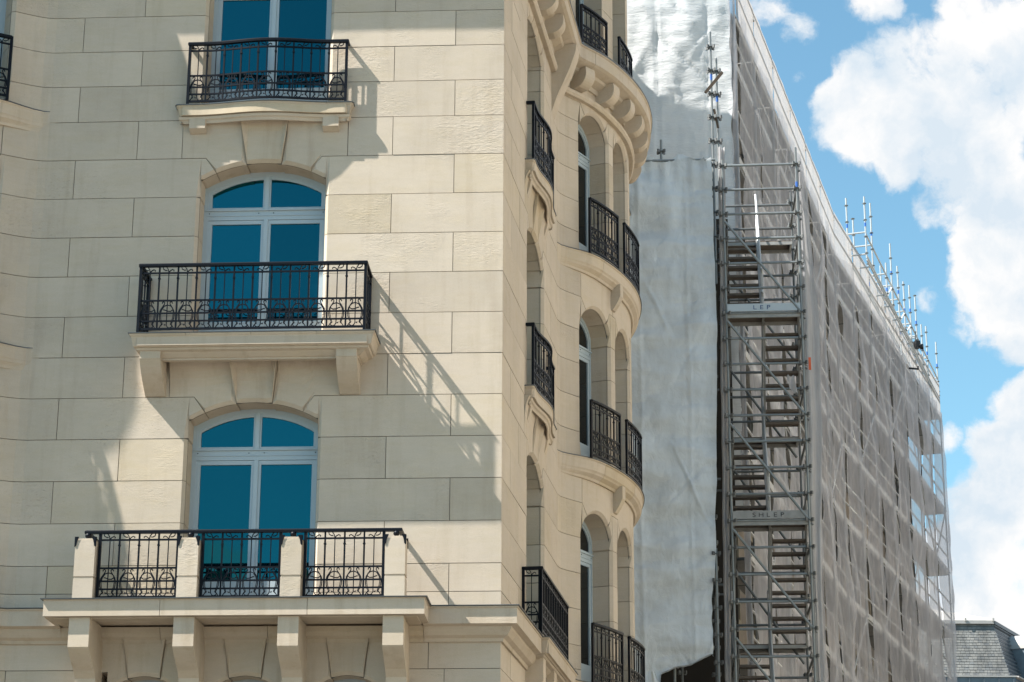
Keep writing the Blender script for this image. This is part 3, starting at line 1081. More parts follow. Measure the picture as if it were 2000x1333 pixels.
corb = [(-.05, 17.10), (.33, 17.10)] + [(.34, 17.02)] + arc(.10, 17.0, .24, .22, 0, -70, 6) + [(-.05, 16.78)]
for p in (0.55, 1.35, 2.15, 2.95, 3.75, 5.85, 6.50, 7.15, 7.80, 8.45, 9.1, 9.8, -.9, -2.1, -3.3, -4.5, -5.6):
    bracket(p, .22, corb)
cons = [(-.05, 17.12), (.40, 17.12), (.38, 16.98), (.30, 16.74), (.20, 16.5), (.10, 16.28), (.04, 16.1), (.0, 15.98), (-.05, 15.96)]
bracket(4.93, .34, cons, 'console')
for zt in (10.66, 14.02):
    cs = [(-.05, zt - .20), (.16, zt - .20), (.16, zt - .40), (.10, zt - .52), (.03, zt - .62), (-.05, zt - .64)]
    bracket(6.995, .13, cs, 'console')

# ------------------------------------------------------------------ ironwork
SCROLL = MB()
_st = lambda pts, r=.0082: SCROLL.tube([(x, 0, z) for x, z in pts], r, 4)
_st([(0, .075), (0, .30), (0, .55), (0, .735), (.006, .752), (.02, .767), (.045, .782), (.064, .772), (.062, .757)])
_st([(0, .72), (-.004, .755), (-.012, .786), (-.034, .815), (-.062, .826), (-.079, .81), (-.072, .786), (-.045, .770), (-.022, .771)])
_st([(0, .09), (.0, .05), (.017, .02), (.041, .012), (.065, .022), (.076, .045)])
_st([(-.01, .055), (-.024, .05), (-.028, .065)])
for sg in (-1, 1):
    _st([(sg * .066, .332), (sg * .062, .350), (sg * .046, .356), (sg * .034, .345), (sg * .036, .325), (sg * .06, .288), (sg * .088, .243), (sg * .097, .2), (sg * .092, .14), (sg * .082, .10)])
    _st([(sg * .078, .245), (sg * .082, .2), (sg * .074, .13), (sg * .058, .085)], .0062)
    _st([(sg * .088, .12), (sg * .062, .062), (sg * .094, .014)])
    _st([(sg * .058, .085), (sg * .05, .06), (sg * .068, .045)], .0062)
_st([(-.083, .19), (-.073, .243), (-.04, .297), (0, .313), (.041, .302), (.07, .275), (.073, .248), (.046, .23), (.008, .232), (-.03, .248), (-.05, .252)], .0088)
ME_SCROLL = SCROLL.mesh('scroll', M_IRON)
ms = MB()
ms.v = [(-x, y, z) for x, y, z in SCROLL.v]
ms.f = [tuple(reversed(f)) for f in SCROLL.f]
ME_SCROLLM = ms.mesh('scroll_mirrored', M_IRON)
bb = MB()
bb.abox(-.0105, .0105, -.0105, .0105, 0, .845)
bb.abox(-.016, .016, -.016, .016, .655, .672)
bb.abox(-.011, .011, -.011, .011, .672, .70)
ME_BAL = bb.mesh('baluster', M_IRON)
bb = MB()
bb.abox(-.018, .018, -.018, .018, -.06, .85)
ME_POST = bb.mesh('end_post', M_IRON)


def path_len(P):
    L = [0]
    for a, b in zip(P, P[1:]):
        L.append(L[-1] + (b - a).length)
    return L


def path_at(P, L, s):
    for i in range(len(P) - 1):
        if s <= L[i + 1] + 1e-9:
            d = (P[i + 1] - P[i])
            l = d.length
            return P[i] + d * ((s - L[i]) / l), d / l
    d = (P[-1] - P[-2]).normalized()
    return P[-1], d


def dense(P, step=.06):
    out = [P[0]]
    for a, b in zip(P, P[1:]):
        n = max(1, int((b - a).length / step))
        for i in range(1, n + 1):
            out.append(a + (b - a) * i / n)
    return out


def railing(runs, z0, H=.88, mirror_mid=True, hand=None, posts=True, parent=None):
    """runs: plan paths (left to right); first is the front. z0: foot on the slab"""
    root = None
    k = (H - .03) / .85
    zb = z0 + .055
    hp = hand or runs
    mb = MB()
    for P in hp:
        mb.sweep([(q.x, q.y) for q in P], [(-.027, z0 + H - .008), (.027, z0 + H - .008), (.029, z0 + H + .02), (.02, z0 + H + .034), (-.02, z0 + H + .034), (-.029, z0 + H + .02)])
    root = part('balcony_railing', mb, M_IRON, parent or BUILDING)
    for P in runs:
        L = path_len(P)
        T = L[-1]
        for h, r in ((0, .014), (.103, .0105), (.205, .0105), (.372, .011), (.735, .011)):
            zz = zb + h * k
            bar = MB()
            bar.sweep([(q.x, q.y) for q in P], [(-r * .8, zz - r), (r * .8, zz - r), (r * .8, zz + r), (-r * .8, zz + r)])
            part('rail_bar', bar, M_IRON, root)
        n = max(1, round(T / .243))
        w = T / n
        for i in range(n + 1):
            q, d = path_at(P, L, i * w)
            a = atan2(d.y, d.x)
            link('end_post' if i in (0, n) else 'baluster', ME_POST if i in (0, n) else ME_BAL, root, rot_z((q.x, q.y, zb), a, 1, k))
        for i in range(n):
            q, d = path_at(P, L, (i + .5) * w)
            a = atan2(d.y, d.x)
            link('scroll', ME_SCROLL if i < n / 2 else ME_SCROLLM, root, rot_z((q.x, q.y, zb), a, w / .243, k))
    return root


def wp2(p, o):
    q = wpos(p) + wnor(p) * o
    return Vector((q.x, q.y))


def bump(p, p0, p1, base, amt):
    t = (p - p0) / (p1 - p0)
    b = 0.5 - 0.5 * cos(2 * pi * min(1, max(0, (t - .10) / .80)))
    return base + amt * b


def balcony(outline, zt, thick, inner, cuts, name_z, mould=True):
    """slab with fascia stones, following a plan outline (left to right, both ends on the wall)"""
    L = path_len(outline)
    lip = .018 if mould else .036
    prof = [(-inner, zt - thick + .004), (-.06, zt - thick), (-.045, zt - thick + .012), (-.015, zt - .035), (.0, zt - .02), (.006, zt - .006), (.006, zt), (-inner, zt)]
    if not mould:
        prof = [(-inner, zt - thick + .004), (.0, zt - thick), (.0, zt - .01), (.012, zt - .006), (.012, zt), (-inner, zt)]
    und = MB()
    und.sweep([(q.x, q.y) for q in outline], [(-inner, zt - thick - .13), (-inner + .02 if inner < .2 else -.30, zt - thick - .13), (-.20, zt - thick - .10), (-.15, zt - thick - .06), (-.135, zt - thick - .045), (-.085, zt - thick - .03), (-.075, zt - thick - .002), (-inner, zt - thick - .002)])
    if not mould:
        und = MB()
        und.sweep([(q.x, q.y) for q in outline], [(-inner, zt - thick - .012), (-.10, zt - thick - .012), (-.09, zt - thick - .003), (-inner, zt - thick - .003)])
    if inner < .1:
        und = MB()
        zq = zt - thick
        und.sweep([(q.x, q.y) for q in outline], [(-.09, zq - .085), (-.075, zq - .085), (-.06, zq - .05), (-.04, zq - .035), (-.03, zq - .002), (-.09, zq - .002)])
    root = part('balcony', und, M_DRESS, BUILDING)
    mid = [q for q in outline]
    n = len(mid)
    c = []
    # flat top and bottom inside the fascia stones
    poly = [(q.x, q.y) for q in mid]
    sh = MB()
    cx = sum(p[0] for p in poly) / n
    cy = sum(p[1] for p in poly) / n
    P3 = []
    for (x, y) in poly:
        d = Vector((cx - x, cy - y))
        P3.append((x + d.x * .06, y + d.y * .06))
    sh.prism(P3, lambda a, b, d: (a, b, d), zt - thick + .012, zt - .004)
    part('slab_core', sh, M_DRESS, root)
    brk = [0] + sorted(cuts) + [L[-1]]
    for a, b in zip(brk, brk[1:]):
        pts = [path_at(outline, L, a + (.003 if a > 0 else 0))[0]] + [q for q, l in zip(outline, L) if a + .004 < l < b - .004] + [path_at(outline, L, b - (.003 if b < L[-1] else 0))[0]]
        mb = MB()
        mb.sweep([(q.x, q.y) for q in pts], prof)
        part('slab_stone', mb, M_DRESS, root)
    fl = MB()
    fl.sweep([(q.x, q.y) for q in outline], [(-inner, zt + .003), (lip, zt + .001), (lip + .002, zt + .012), (-inner, zt + .014)])
    part('lead_flashing', fl, M_FLASH, root)
    return root


def straight(pL, pR, o, inset=0.0):
    return [wp2(pL, -.02), wp2(pL, o), wp2(pR, o), wp2(pR, -.02)]


def bowed(pL, pR, base, amt, wallends=True):
    pts = [wp2(pL, -.02)] if wallends else []
    pts += [wp2(pL + (pR - pL) * i / 24, bump(pL + (pR - pL) * i / 24, pL, pR, base, amt)) for i in range(25)]
    if wallends:
        pts += [wp2(pR, -.02)]
    return pts


def rounded(P, r=.05):
    """soften the two front corners of an outline"""
    out = [P[0]]
    for a, b, c in zip(P, P[1:], P[2:]):
        d1, d2 = (a - b), (c - b)
        if d1.normalized().dot(d2.normalized()) > -.5:
            rr = min(r, d1.length * .45, d2.length * .45)
            p1, p2 = b + d1.normalized() * rr, b + d2.normalized() * rr
            for i in range(5):
                t = i / 4
                out.append(p1 * (1 - t) ** 2 + b * 2 * t * (1 - t) + p2 * t ** 2)
        else:
            out.append(b)
    out.append(P[-1])
    return out


# --- second-floor balcony on the left front: straight, on two brackets
b2 = balcony(straight(-4.75, -1.60, .575), 10.66, .165, .22, (0.6 + .72, .6 + 1.56, .6 + 2.40), 2)
corb2 = [(-.05, 10.49), (.47, 10.49), (.47, 10.36), (.455, 10.345), (.45, 10.335)] + [(.40, 10.27), (.33, 10.2), (.24, 10.13), (.15, 10.07), (.07, 10.02), (.02, 9.985), (-.05, 9.98)]
for p in (-4.495, -1.965):
    bracket(p, .265, corb2, 'corbel', b2)
railing([[wp2(-4.655, .535), wp2(-1.735, .535)], [wp2(-4.655, .02), wp2(-4.655, .515)], [wp2(-1.735, .515), wp2(-1.735, .02)]], 10.675, .91,
        hand=[[wp2(-4.655, 0), wp2(-4.655, .535), wp2(-1.735, .535), wp2(-1.735, 0)]])
# --- third-floor balconies: shallow, bowed in plan
b1 = balcony(rounded(bowed(-4.40, -2.02, .15, .10), .09), 14.02, .155, .08, (.2 + .33, .2 + 2.0), 1)
corb1 = [(-.05, 13.865), (.115, 13.865), (.115, 13.70), (.09, 13.69), (.03, 13.66), (-.05, 13.64)]
for p in (-4.11, -2.31):
    bracket(p, .215, corb1, 'corbel', b1)
railing([bowed(-4.255, -2.12, .115, .10, False)], 14.035, .89,
        hand=[[wp2(-4.255, 0)] + bowed(-4.255, -2.12, .115, .10, False) + [wp2(-2.12, 0)]])
for zt in (10.66, 14.02):
    bq = balcony(rounded(bowed(1.96, 4.25, .13, .09), .09), zt, .155, .08, (.2 + .33, .2 + 1.9), 3)
    for p in (2.22, 3.95):
        bracket(p, .14, [(a, b - 14.02 + zt) for a, b in [(-.05, 13.865), (.07, 13.865), (.065, 13.80), (.04, 13.68), (.015, 13.60), (.0, 13.56), (-.05, 13.55)]], 'corbel', bq)
    railing([bowed(2.07, 4.15, .10, .09, False)], zt + .015, .90,
            hand=[[wp2(2.07, 0)] + bowed(2.07, 4.15, .10, .09, False) + [wp2(4.15, 0)]])
# --- first-floor balcony on the left front: deep slab on four brackets, stone posts between iron panels
b3 = balcony(straight(-5.56, -.88, .82), 7.165, .205, .30, (.82 + 1.46, .82 + 3.27), 3, False)
corb3 = [(-.05, 6.955), (.765, 6.955), (.765, 6.59), (.745, 6.57), (.66, 6.51), (.53, 6.43), (.40, 6.36), (.30, 6.28), (.27, 6.1), (.2, 5.9), (.0, 5.85), (-.05, 5.85)]
POSTS = [-5.115, -3.825, -2.545, -1.262]
for p in POSTS:
    bracket(p, .255, corb3, 'corbel', b3)
ZR = 7.18
for p in POSTS:
    q = wp2(p, .585)
    a = atan2(-EA.y, -EA.x)
    mb = MB()
    R = Matrix.Rotation(a, 3, 'Z')
    hx, hy = R @ Vector((.125, 0, 0)), R @ Vector((0, .13, 0))

    def slab(z0, z1, k=1.0):
        mb.box((q.x, q.y, (z0 + z1) / 2), hx * k, hy * k, (0, 0, (z1 - z0) / 2))
    slab(7.17, 7.45)
    slab(7.45, 7.475, .93)
    slab(7.475, 7.93)
    slab(7.93, 7.955, .9)
    ps = part('balustrade_post', mb, M_STONE, b3)
    for sx in (-1, 1):
        for sy in (-1, 1):
            mb = MB()
            c = Vector((q.x, q.y, 0)) + hx * (sx * 1.0) + hy * (sy * 1.0)
            nx, ny = hx.normalized() * sx, hy.normalized() * sy
            crv = [(-.004, 7.972), (.044, 7.972), (.040, 7.955), (.026, 7.925), (.018, 7.895), (.013, 7.86), (-.004, 7.845)]
            mb.prism(crv, lambda a, z, d: tuple(c - nx * a + ny * d + Vector((0, 0, z))), .0, .009)
            mb.prism(crv, lambda a, z, d: tuple(c - ny * a + nx * d + Vector((0, 0, z))), .001, .010)
            part('corner_clip', mb, M_IRON, b3)
    mb = MB()
    prof = [(.028, 7.955), (.02, 7.965), (.022, 7.98), (.036, 7.995), (.041, 8.015), (.033, 8.035), (.016, 8.045), (.013, 8.06)]
    for (r0, z0), (r1, z1) in zip(prof, prof[1:]):
        pass
    n = 10
    vs = [(q.x + r * cos(2 * pi * k / n), q.y + r * sin(2 * pi * k / n), z) for r, z in prof for k in range(n)]
    fs = [(i * n + k, i * n + (k + 1) % n, (i + 1) * n + (k + 1) % n, (i + 1) * n + k) for i in range(len(prof) - 1) for k in range(n)]
    mb.add(vs, fs + [tuple(range(n - 1, -1, -1)), tuple(range((len(prof) - 1) * n, len(prof) * n))])
    part('finial', mb, M_IRON, b3, True)
runs = []
for a, b in zip(POSTS, POSTS[1:]):
    runs.append([wp2(a + .155, .585), wp2(b - .155, .585)])
railing(runs, 7.18, .865, hand=[[wp2(-5.13, 0), wp2(-5.13, .585), wp2(-1.215, .585), wp2(-1.215, 0)]])
# --- first-floor balcony on the right front: straight
b4 = balcony(straight(1.95, 4.95, .335), 7.165, .205, .2, (.8, 2.1), 3)
for p in (2.22, 3.30, 4.45):
    bracket(p, .24, [(-.05, 6.955), (.24, 6.955), (.24, 6.62), (.2, 6.52), (.1, 6.4), (.03, 6.3), (-.05, 6.28)], 'corbel', b4)
railing([[wp2(1.76, .26), wp2(4.42, .26)], [wp2(1.76, .02), wp2(1.76, .24)]], 7.18, .87,
        hand=[[wp2(1.76, 0), wp2(1.76, .26), wp2(4.42, .26), wp2(4.42, 0)]])
# --- railings standing on the bow ledges
for zt in (7.165, 10.66, 14.02):
    railing([[wp2(W1[0] + .02 + (W1[1] - W1[0] - .04) * i / 12, .165) for i in range(13)]], zt + .01, .90)
    railing([[wp2(W2[0] + .0 + (W2[1] - W2[0]) * i / 12, .165) for i in range(13)]], zt + .01, .90)
    railing([[wp2(AW1[0] + .02 + (AW1[1] - AW1[0] - .04) * i / 12, .165) for i in range(13)]], zt + .01, .90)
railing([[wp2(5.90 + .72 * i / 12, .10) for i in range(13)]], 17.66, .66)
railing([[wp2(7.17 + .92 * i / 12, .10) for i in range(13)]], 17.66, .66)

# ------------------------------------------------------------------ windows


def window(p0, p1, zf, J, wide, depth=.36, pane_mat=None, spr=None, apx=None):
    """casement in its reveal: outer frame, transom, four glazed lights"""
    a, b = wpos(p0) - wnor(p0) * 0, wpos(p1)
    t = (b - a)
    W = t.length
    t /= W
    n = Vector((t.y, -t.x))
    c = (a + b) / 2 - n * depth
    spr = J - (.31 if wide else .40) if spr is None else spr
    apx = J - (.07 if wide else .08) if apx is None else apx
    h = W / 2
    r = apx - spr + .015
    R = (h * h + r * r) / (2 * r)

    def top(x, ins=0.0):
        return apx - R + sqrt(max(0, (R - ins) ** 2 - x * x)) + .0

    def P(x, z, d):
        return (c.x + t.x * x - n.x * d, c.y + t.y * x - n.y * d, z)
    mb = MB()

    def bar(x0, x1, z0, z1, d0=0.0, d1=.06):
        mb.prism([(x0, z0), (x1, z0), (x1, z1), (x0, z1)], P, d0, d1)

    def archbar(x0, x1, i0, i1, d0, d1, k=8):
        xs = [x0 + (x1 - x0) * i / k for i in range(k + 1)]
        mb.prism([(x, top(x, i0)) for x in xs] + [(x, top(x, i1)) for x in reversed(xs)], P, d0, d1)
    fo = .055                     # outer frame
    zb = zf + .02
    zt1, zt0 = J - .615, J - .755   # transom
    bar(-h - .02, -h + fo, zb, top(h - fo / 2))
    bar(h - fo, h + .02, zb, top(h - fo / 2))
    archbar(-h - .0, h, -.03, fo, .002, .062)
    bar(-h + fo, h - fo, zt0, zt1, .003, .06)
    bar(-h + fo, h - fo, zb, zb + .10, .003, .06)
    mul = .028
    # leaf frames sit slightly behind the outer frame; the meeting stile has a proud cover strip
    lf = .058
    zl0, zl1 = zb + .10, zt0
    zg0, zg1 = zf + .46, zt0 - .058
    for sgn in (-1, 1):
        xa, xb = (-h + fo, -.006) if sgn < 0 else (.006, h - fo)
        for (u0, u1) in ((xa, xa + lf), (xb - lf, xb)):
            bar(u0, u1, zl0, zl1 - .004, .012, .058)
        bar(xa + lf, xb - lf, zg1, zl1 - .004, .012, .058)
        bar(xa + lf, xb - lf, zl0, zg0, .012, .058)
        # upper light
        for (u0, u1) in ((xa, xa + lf * .8), (xb - lf * .8, xb)):
            z1a = min(top(u0, fo), top(u1, fo))
            bar(u0, u1, zt1 + .004, z1a, .012, .058)
        bar(xa + lf * .8, xb - lf * .8, zt1 + .004, zt1 + .04, .012, .058)
        archbar(xa + .002, xb - .002, fo - .004, fo + .045, .013, .057)
    bar(-mul, mul, zl0, zl1 - .002, -.006, .03)
    bar(-mul, mul, zt1 + .002, top(0, fo) + .01, -.006, .03)
    # drip strips on the transom
    bar(-h + .02, h - .02, zt1 - .012, zt1 + .006, -.02, .004)
    bar(-h + .03, h - .03, zt0 + .055, zt0 + .062, -.006, .004)
    fr = part('window', mb, M_FRAME, BUILDING)
    for sgn in (-1, 1):
        xa, xb = (-h + fo + lf, -.006 - lf) if sgn < 0 else (.006 + lf, h - fo - lf)
        g = MB()
        g.prism([(xa - .01, zg0 - .01), (xb + .01, zg0 - .01), (xb + .01, zg1 + .01), (xa - .01, zg1 + .01)], P, .034, .042)
        part('pane', g, pane_mat or M_GLASS, fr)
        xa, xb = (-h + fo + lf * .8, -.006 - lf * .8) if sgn < 0 else (.006 + lf * .8, h - fo - lf * .8)
        xs = [xa - .008 + (xb - xa + .016) * i / 8 for i in range(9)]
        g = MB()
        g.prism([(xs[0], zt1 + .03), (xs[-1], zt1 + .03)] + [(x, top(x, fo + .03)) for x in reversed(xs)], P, .034, .042)
        part('pane', g, pane_mat or M_GLASS, fr)
    sc = MB()
    for x in (-h + .07, -.10, .10, h - .07):
        sc.box(P(x, zt1 - .045, -.001), (t.x * .006, t.y * .006, 0), (n.x * .003, n.y * .003, 0), (0, 0, .006))
    part('screw_head', sc, M_BLACK, fr)['kind'] = 'stuff'
    return fr


for fl, (zf, J) in enumerate(FLOORS):
    window(AW[0], AW[1], zf, J, True)
    window(BW[0], BW[1], zf, J, True)
    window(W1[0], W1[1], zf, J, False, .33, M_DARKGL)
    window(W2[0], W2[1], zf, J, False, .33, M_DARKGL)
    window(AW1[0], AW1[1], zf, J, False, .33)
window(5.88, 6.66, 17.68, 20.6, False, .33, M_DARKGL)
window(7.14, 8.15, 17.68, 20.6, False, .33, M_DARKGL)
rect(5.885, 6.655, 17.40, 17.68)
rect(7.145, 8.145, 17.40, 17.68)
for c in CTR:
    window(c - .50, c + .50, 3.6, 6.43, False, .33, spr=6.05, apx=6.36)

# ------------------------------------------------------------------ ground
g = MB()
g.add([(-900, -900, 0), (900, -900, 0), (900, 1500, 0), (-900, 1500, 0)], [(0, 1, 2, 3)])
tag(link('ground', g.mesh('ground', M_GROUND)), 'grey street surface far below the facades', 'ground', None, 'structure')

# ------------------------------------------------------------------ the other side of the street
OB = thing('opposite_building', 'long sunlit limestone building on the other side of the street', 'building')
mb = MB()
mb.abox(20.0, 33.0, -22, 70, 0, 18.75)
part('wall', mb, M_BOUNCE, OB)
for z in (4.6, 8.1, 11.6, 15.1):
    mb = MB()
    mb.abox(19.75, 20.02, -22, 70, z, z + .22)
    part('string_course', mb, M_BOUNCE, OB)
mb = MB()
mb.abox(19.55, 20.05, -22.2, 70.2, 18.3, 18.75)
part('cornice', mb, M_BOUNCE, OB)
mb = MB()
mb.add([(20.2, -22, 18.76), (20.2, 70, 18.76), (22.4, 70, 22.0), (22.4, -22, 22.0), (33, -22, 18.76), (33, 70, 18.76), (31, 70, 22.0), (31, -22, 22.0)],
       [(0, 1, 2, 3), (3, 2, 6, 7), (4, 7, 6, 5), (0, 3, 7, 4), (1, 5, 6, 2)])
part('roof', mb, M_ZINCD, OB)
wf, wp_ = MB(), MB()
for y0, y1, z0, z1 in ((-.72, -.62, 0, 2.2), (.62, .72, 0, 2.2), (-.72, .72, 2.2, 2.32), (-.04, .04, 0, 2.2), (-.72, .72, -.1, 0)):
    wf.abox(-.06, .03, y0, y1, z0, z1)
wp_.abox(-.02, .02, -.62, .62, 0, 2.2)
me_f, me_p = wf.mesh('window', M_FRAME), wp_.mesh('pane', M_DARKGL)
for z in (1.4, 5.4, 8.9, 12.4):
    for k in range(22):
        f_ = link('window', me_f, OB, Matrix.Translation((19.98, -19 + k * 4.0, z)))
        link('pane', me_p, f_)

# ------------------------------------------------------------------ shared scaffold meshes


def tube_mesh(name, length, r, material, axis='x', n=8):
    mb = MB()
    mb.tube([(0, 0, 0), (length, 0, 0) if axis == 'x' else (0, 0, length)], r, n)
    return mb.mesh(name, material)


def aim(p, q, length):
    """matrix that lays a tube mesh of given length (along x) from p to q"""
    p, q = Vector(p), Vector(q)
    d = q - p
    l = d.length
    x = d / l
    z = Vector((0, 0, 1)) if abs(x.z) < .95 else Vector((0, 1, 0))
    y = z.cross(x).normalized()
    z = x.cross(y)
    M3 = Matrix((x * (l / length), y, z)).transposed().to_4x4()
    M3.translation = p
    return M3


T1 = tube_mesh('tube', 1.0, .0242, M_GALV)
T1B = tube_mesh('tube_bright', 1.0, .0242, mat('sunlit_tube', (0.50, 0.53, 0.54), 0.45, 0.35))  # paler copy of the tube colour, carries the sunlight on the roof frame
T1D = tube_mesh('tube_dark', 1.0, .0242, M_GALVD)
TTHIN = tube_mesh('thin_tube', 1.0, .024, mat('bright_tube', (0.70, 0.70, 0.69), 0.5, 0.1), n=6)
TALU = tube_mesh('alu_tube', 1.0, .021, M_ALU, n=6)
ros = MB()
ros.tube([(0, 0, -.005), (0, 0, .005)], .062, 8)
for k in range(4):
    a = pi / 4 + k * pi / 2
    ros.box((.075 * cos(a), .075 * sin(a), 0), (.03 * cos(a), .03 * sin(a), 0), (-.014 * sin(a), .014 * cos(a), 0), (0, 0, .032))
ME_ROS = ros.mesh('rosette', M_GALVD)
ros = MB()
ros.tube([(0, 0, -.012), (0, 0, .012)], .055, 6)
ME_ROSS = ros.mesh('small_rosette', M_GALVD)
bl = MB()
bl.tube([(0, 0, -.06), (0, 0, .06)], .0265, 8)
ME_BLUE = bl.mesh('blue_mark', M_BLUE)


def tube(parent, p, q, name='tube', me=None):
    return link(name, me or T1, parent, aim(p, q, 1.0))


def standard(parent, x, y, z0, z1, rz0, step=.5, me=None, small=False, marks=(), name='standard'):
    st = link(name, me or T1, parent, aim((x, y, z0), (x, y, z1), 1.0))
    mb = MB()
    z = rz0
    zs = []
    while z < z1 - .02:
        if z > z0:
            zs.append(z)
        z += step
    src = ME_ROSS if small else ME_ROS
    vs = [v.co.copy() for v in src.vertices]
    fs = [tuple(p.vertices) for p in src.polygons]
    for z in zs:
        mb.add([(v.x + x, v.y + y, v.z + z) for v in vs], fs)
    if zs:
        part('rosette', mb, M_GALVD, parent)['kind'] = 'stuff'
    for z in marks:
        link('blue_mark', ME_BLUE, parent, Matrix.Translation((x, y, z)))
    return st


def cloth(fn, nu, nv, name, material, smooth=True):
    """grid of points fn(u, v), u and v in 0..1"""
    mb = MB()
    for j in range(nv + 1):
        for i in range(nu + 1):
            mb.v.append(tuple(fn(i / nu, j / nv)))
    for j in range(nv):
        for i in range(nu):
            a = j * (nu + 1) + i
            mb.f.append((a, a + 1, a + nu + 2, a + nu + 1))
    me = bpy.data.meshes.new(name)
    me.from_pydata(mb.v, [], mb.f)
    me.materials.append(material)
    if smooth:
        for p in me.polygons:
            p.use_smooth = True
    return me


def nz(x, y, z=0.0):
    return noise.noise(Vector((x, y, z)))


def fbm(x, y, z=0.0, o=4):
    return noise.fractal(Vector((x, y, z)), 1.0, 2.1, o)


# ------------------------------------------------------------------ neighbour under renovation
FD1, FD2 = radians(15.7), radians(19.8)
F0 = Vector((5.29, 45.36))
BAY1, BAY2 = 2.55, 2.47
NB1, NB2 = 5, 7
S1 = BAY1 * NB1
STN = [-2.40] + [BAY1 * i for i in range(NB1 + 1)] + [S1 + BAY2 * (i + 1) for i in range(NB2)]
D1 = Vector((sin(FD1), cos(FD1)))
D2 = Vector((sin(FD2), cos(FD2)))
FB = F0 + D1 * S1


def fpos(s, off=0.0, z=None):
    """point on the street line of the scaffold; off > 0 towards the street"""
    if s <= S1:
        q = F0 + D1 * s
        d = D1
    else:
        q = FB + D2 * (s - S1)
        d = D2
    if abs(s - S1) < 1e-6:
        d = (D1 + D2).normalized()
    q = q + Vector((d.y, -d.x)) * off
    return q if z is None else Vector((q.x, q.y, z))


NBAY = len(STN) - 1
SEND = STN[-1]
NEIGH = thing('scaffolded_building', 'long stone building behind the grey debris netting and scaffold', 'building')
mb = MB()
WOFF = -1.02
ring = [fpos(-2.2, WOFF), fpos(S1, WOFF), fpos(SEND - .6, WOFF), fpos(SEND - .6, -9), Vector((-6, 52)), Vector((-8, 43.2))]
mb.prism([(q.x, q.y) for q in ring], lambda a, b, d: (a, b, d), 0.0, 22.9)
part('wall', mb, M_OLDWALL, NEIGH)
for i in range(NBAY - 2):
    for z in (7.3, 10.8, 14.2, 17.7):
        s = (STN[i + 1] + STN[i + 2]) / 2 if i + 2 < len(STN) else STN[-1] - 1
        a, b = fpos(s - .55, WOFF + .03), fpos(s + .55, WOFF + .03)
        t = (b - a).normalized()
        n = Vector((t.y, -t.x))
        fr = MB()
        P = lambda x, zz, d: (a.x + t.x * x + n.x * d, a.y + t.y * x + n.y * d, zz)
        for (x0, x1, z0, z1) in ((-.08, 0.02, z, z + 2.1), (1.08, 1.18, z, z + 2.1), (-.08, 1.18, z + 2.1, z + 2.25), (.52, .58, z, z + 2.1), (-.12, 1.22, z - .1, z)):
            fr.prism([(x0, z0), (x1, z0), (x1, z1), (x0, z1)], P, -.02, .05)
        w = part('window', fr, M_BODY, NEIGH)
        gl = MB()
        gl.prism([(.02, z), (1.08, z), (1.08, z + 2.1), (.02, z + 2.1)], P, -.02, .01)
        part('pane', gl, M_DARKGL, w)
mb = MB()
mb.prism([(fpos(-2.2, -.6).x, fpos(-2.2, -.6).y), (fpos(S1, -.6).x, fpos(S1, -.6).y), (fpos(SEND - .5, -.6).x, fpos(SEND - .5, -.6).y), (fpos(SEND - .5, -9).x, fpos(SEND - .5, -9).y), (-7, 43.3)], lambda a, b, d: (a, b, d), 22.90, 23.08)
part('cornice', mb, M_OLDWALL, NEIGH)

# --- facade scaffold
FS = thing('facade_scaffold', 'long tall tube scaffold hung with grey debris nets running down the street', 'scaffold')
LIFTS = [4.95 + 2.1 * k for k in range(9)]     # 4.95 .. 21.75
dk = MB()
dk.abox(.012, .988, -.32, .32, -.07, -.01)
dk.abox(.012, .988, -.01, .01, -.075, -.07)
ME_DECKF = dk.mesh('deck', M_DECK)
tb = MB()
tb.abox(.01, .99, -.015, .015, 0, .16)
ME_TOE = tb.mesh('toe_board', mat('pale_board', (0.68, 0.67, 0.65), 0.6))
for i in range(NBAY + 1):
    s = STN[i]
    q, qi = fpos(s, 0), fpos(s, -.73)
    standard(FS, q.x, q.y, 0, 24.15, 4.95, 1.05, small=True)
    standard(FS, qi.x, qi.y, 0, 23.2, 4.95, 2.1, me=T1D, small=True)
    for z in LIFTS:
        tube(FS, (q.x, q.y, z - .06), (qi.x, qi.y, z - .06), 'transom', T1D)
    if i < NBAY:
        s2 = STN[i + 1]
        q2, qi2 = fpos(s2, 0), fpos(s2, -.73)
        d = (q2 - q).normalized()
        a = atan2(d.y, d.x)
        qm = fpos(s + .001, -.37)
        for k, z in enumerate(LIFTS):
            for h in (.52, 1.05):
                tube(FS, (q.x, q.y, z + h), (q2.x, q2.y, z + h), 'guard_rail', TTHIN)
            link('deck', ME_DECKF, FS, rot_z((qm.x, qm.y, z), a, s2 - s))
            qt = fpos(s + .001, -.04)
            link('toe_board', ME_TOE, FS, rot_z((qt.x, qt.y, z), a, s2 - s))
            if z < 21:
                if (i * 2 + k) % 5 == 0:
                    tube(FS, (q.x, q.y, z), (q2.x, q2.y, z + 2.1), 'brace', TTHIN)
                elif (i * 2 + k) % 5 == 3:
                    tube(FS, (q2.x, q2.y, z), (q.x, q.y, z + 2.1), 'brace', TTHIN)
        link('deck', ME_DECKF, FS, rot_z((qm.x, qm.y, 22.93), a, s2 - s))
        for h in (22.9, 23.49, 24.06):
            tube(FS, (q.x, q.y, h), (q2.x, q2.y, h), 'guard_rail', TTHIN)
        tube(FS, (qi.x, qi.y, 22.9), (qi2.x, qi2.y, 22.9), 'ledger', T1D)
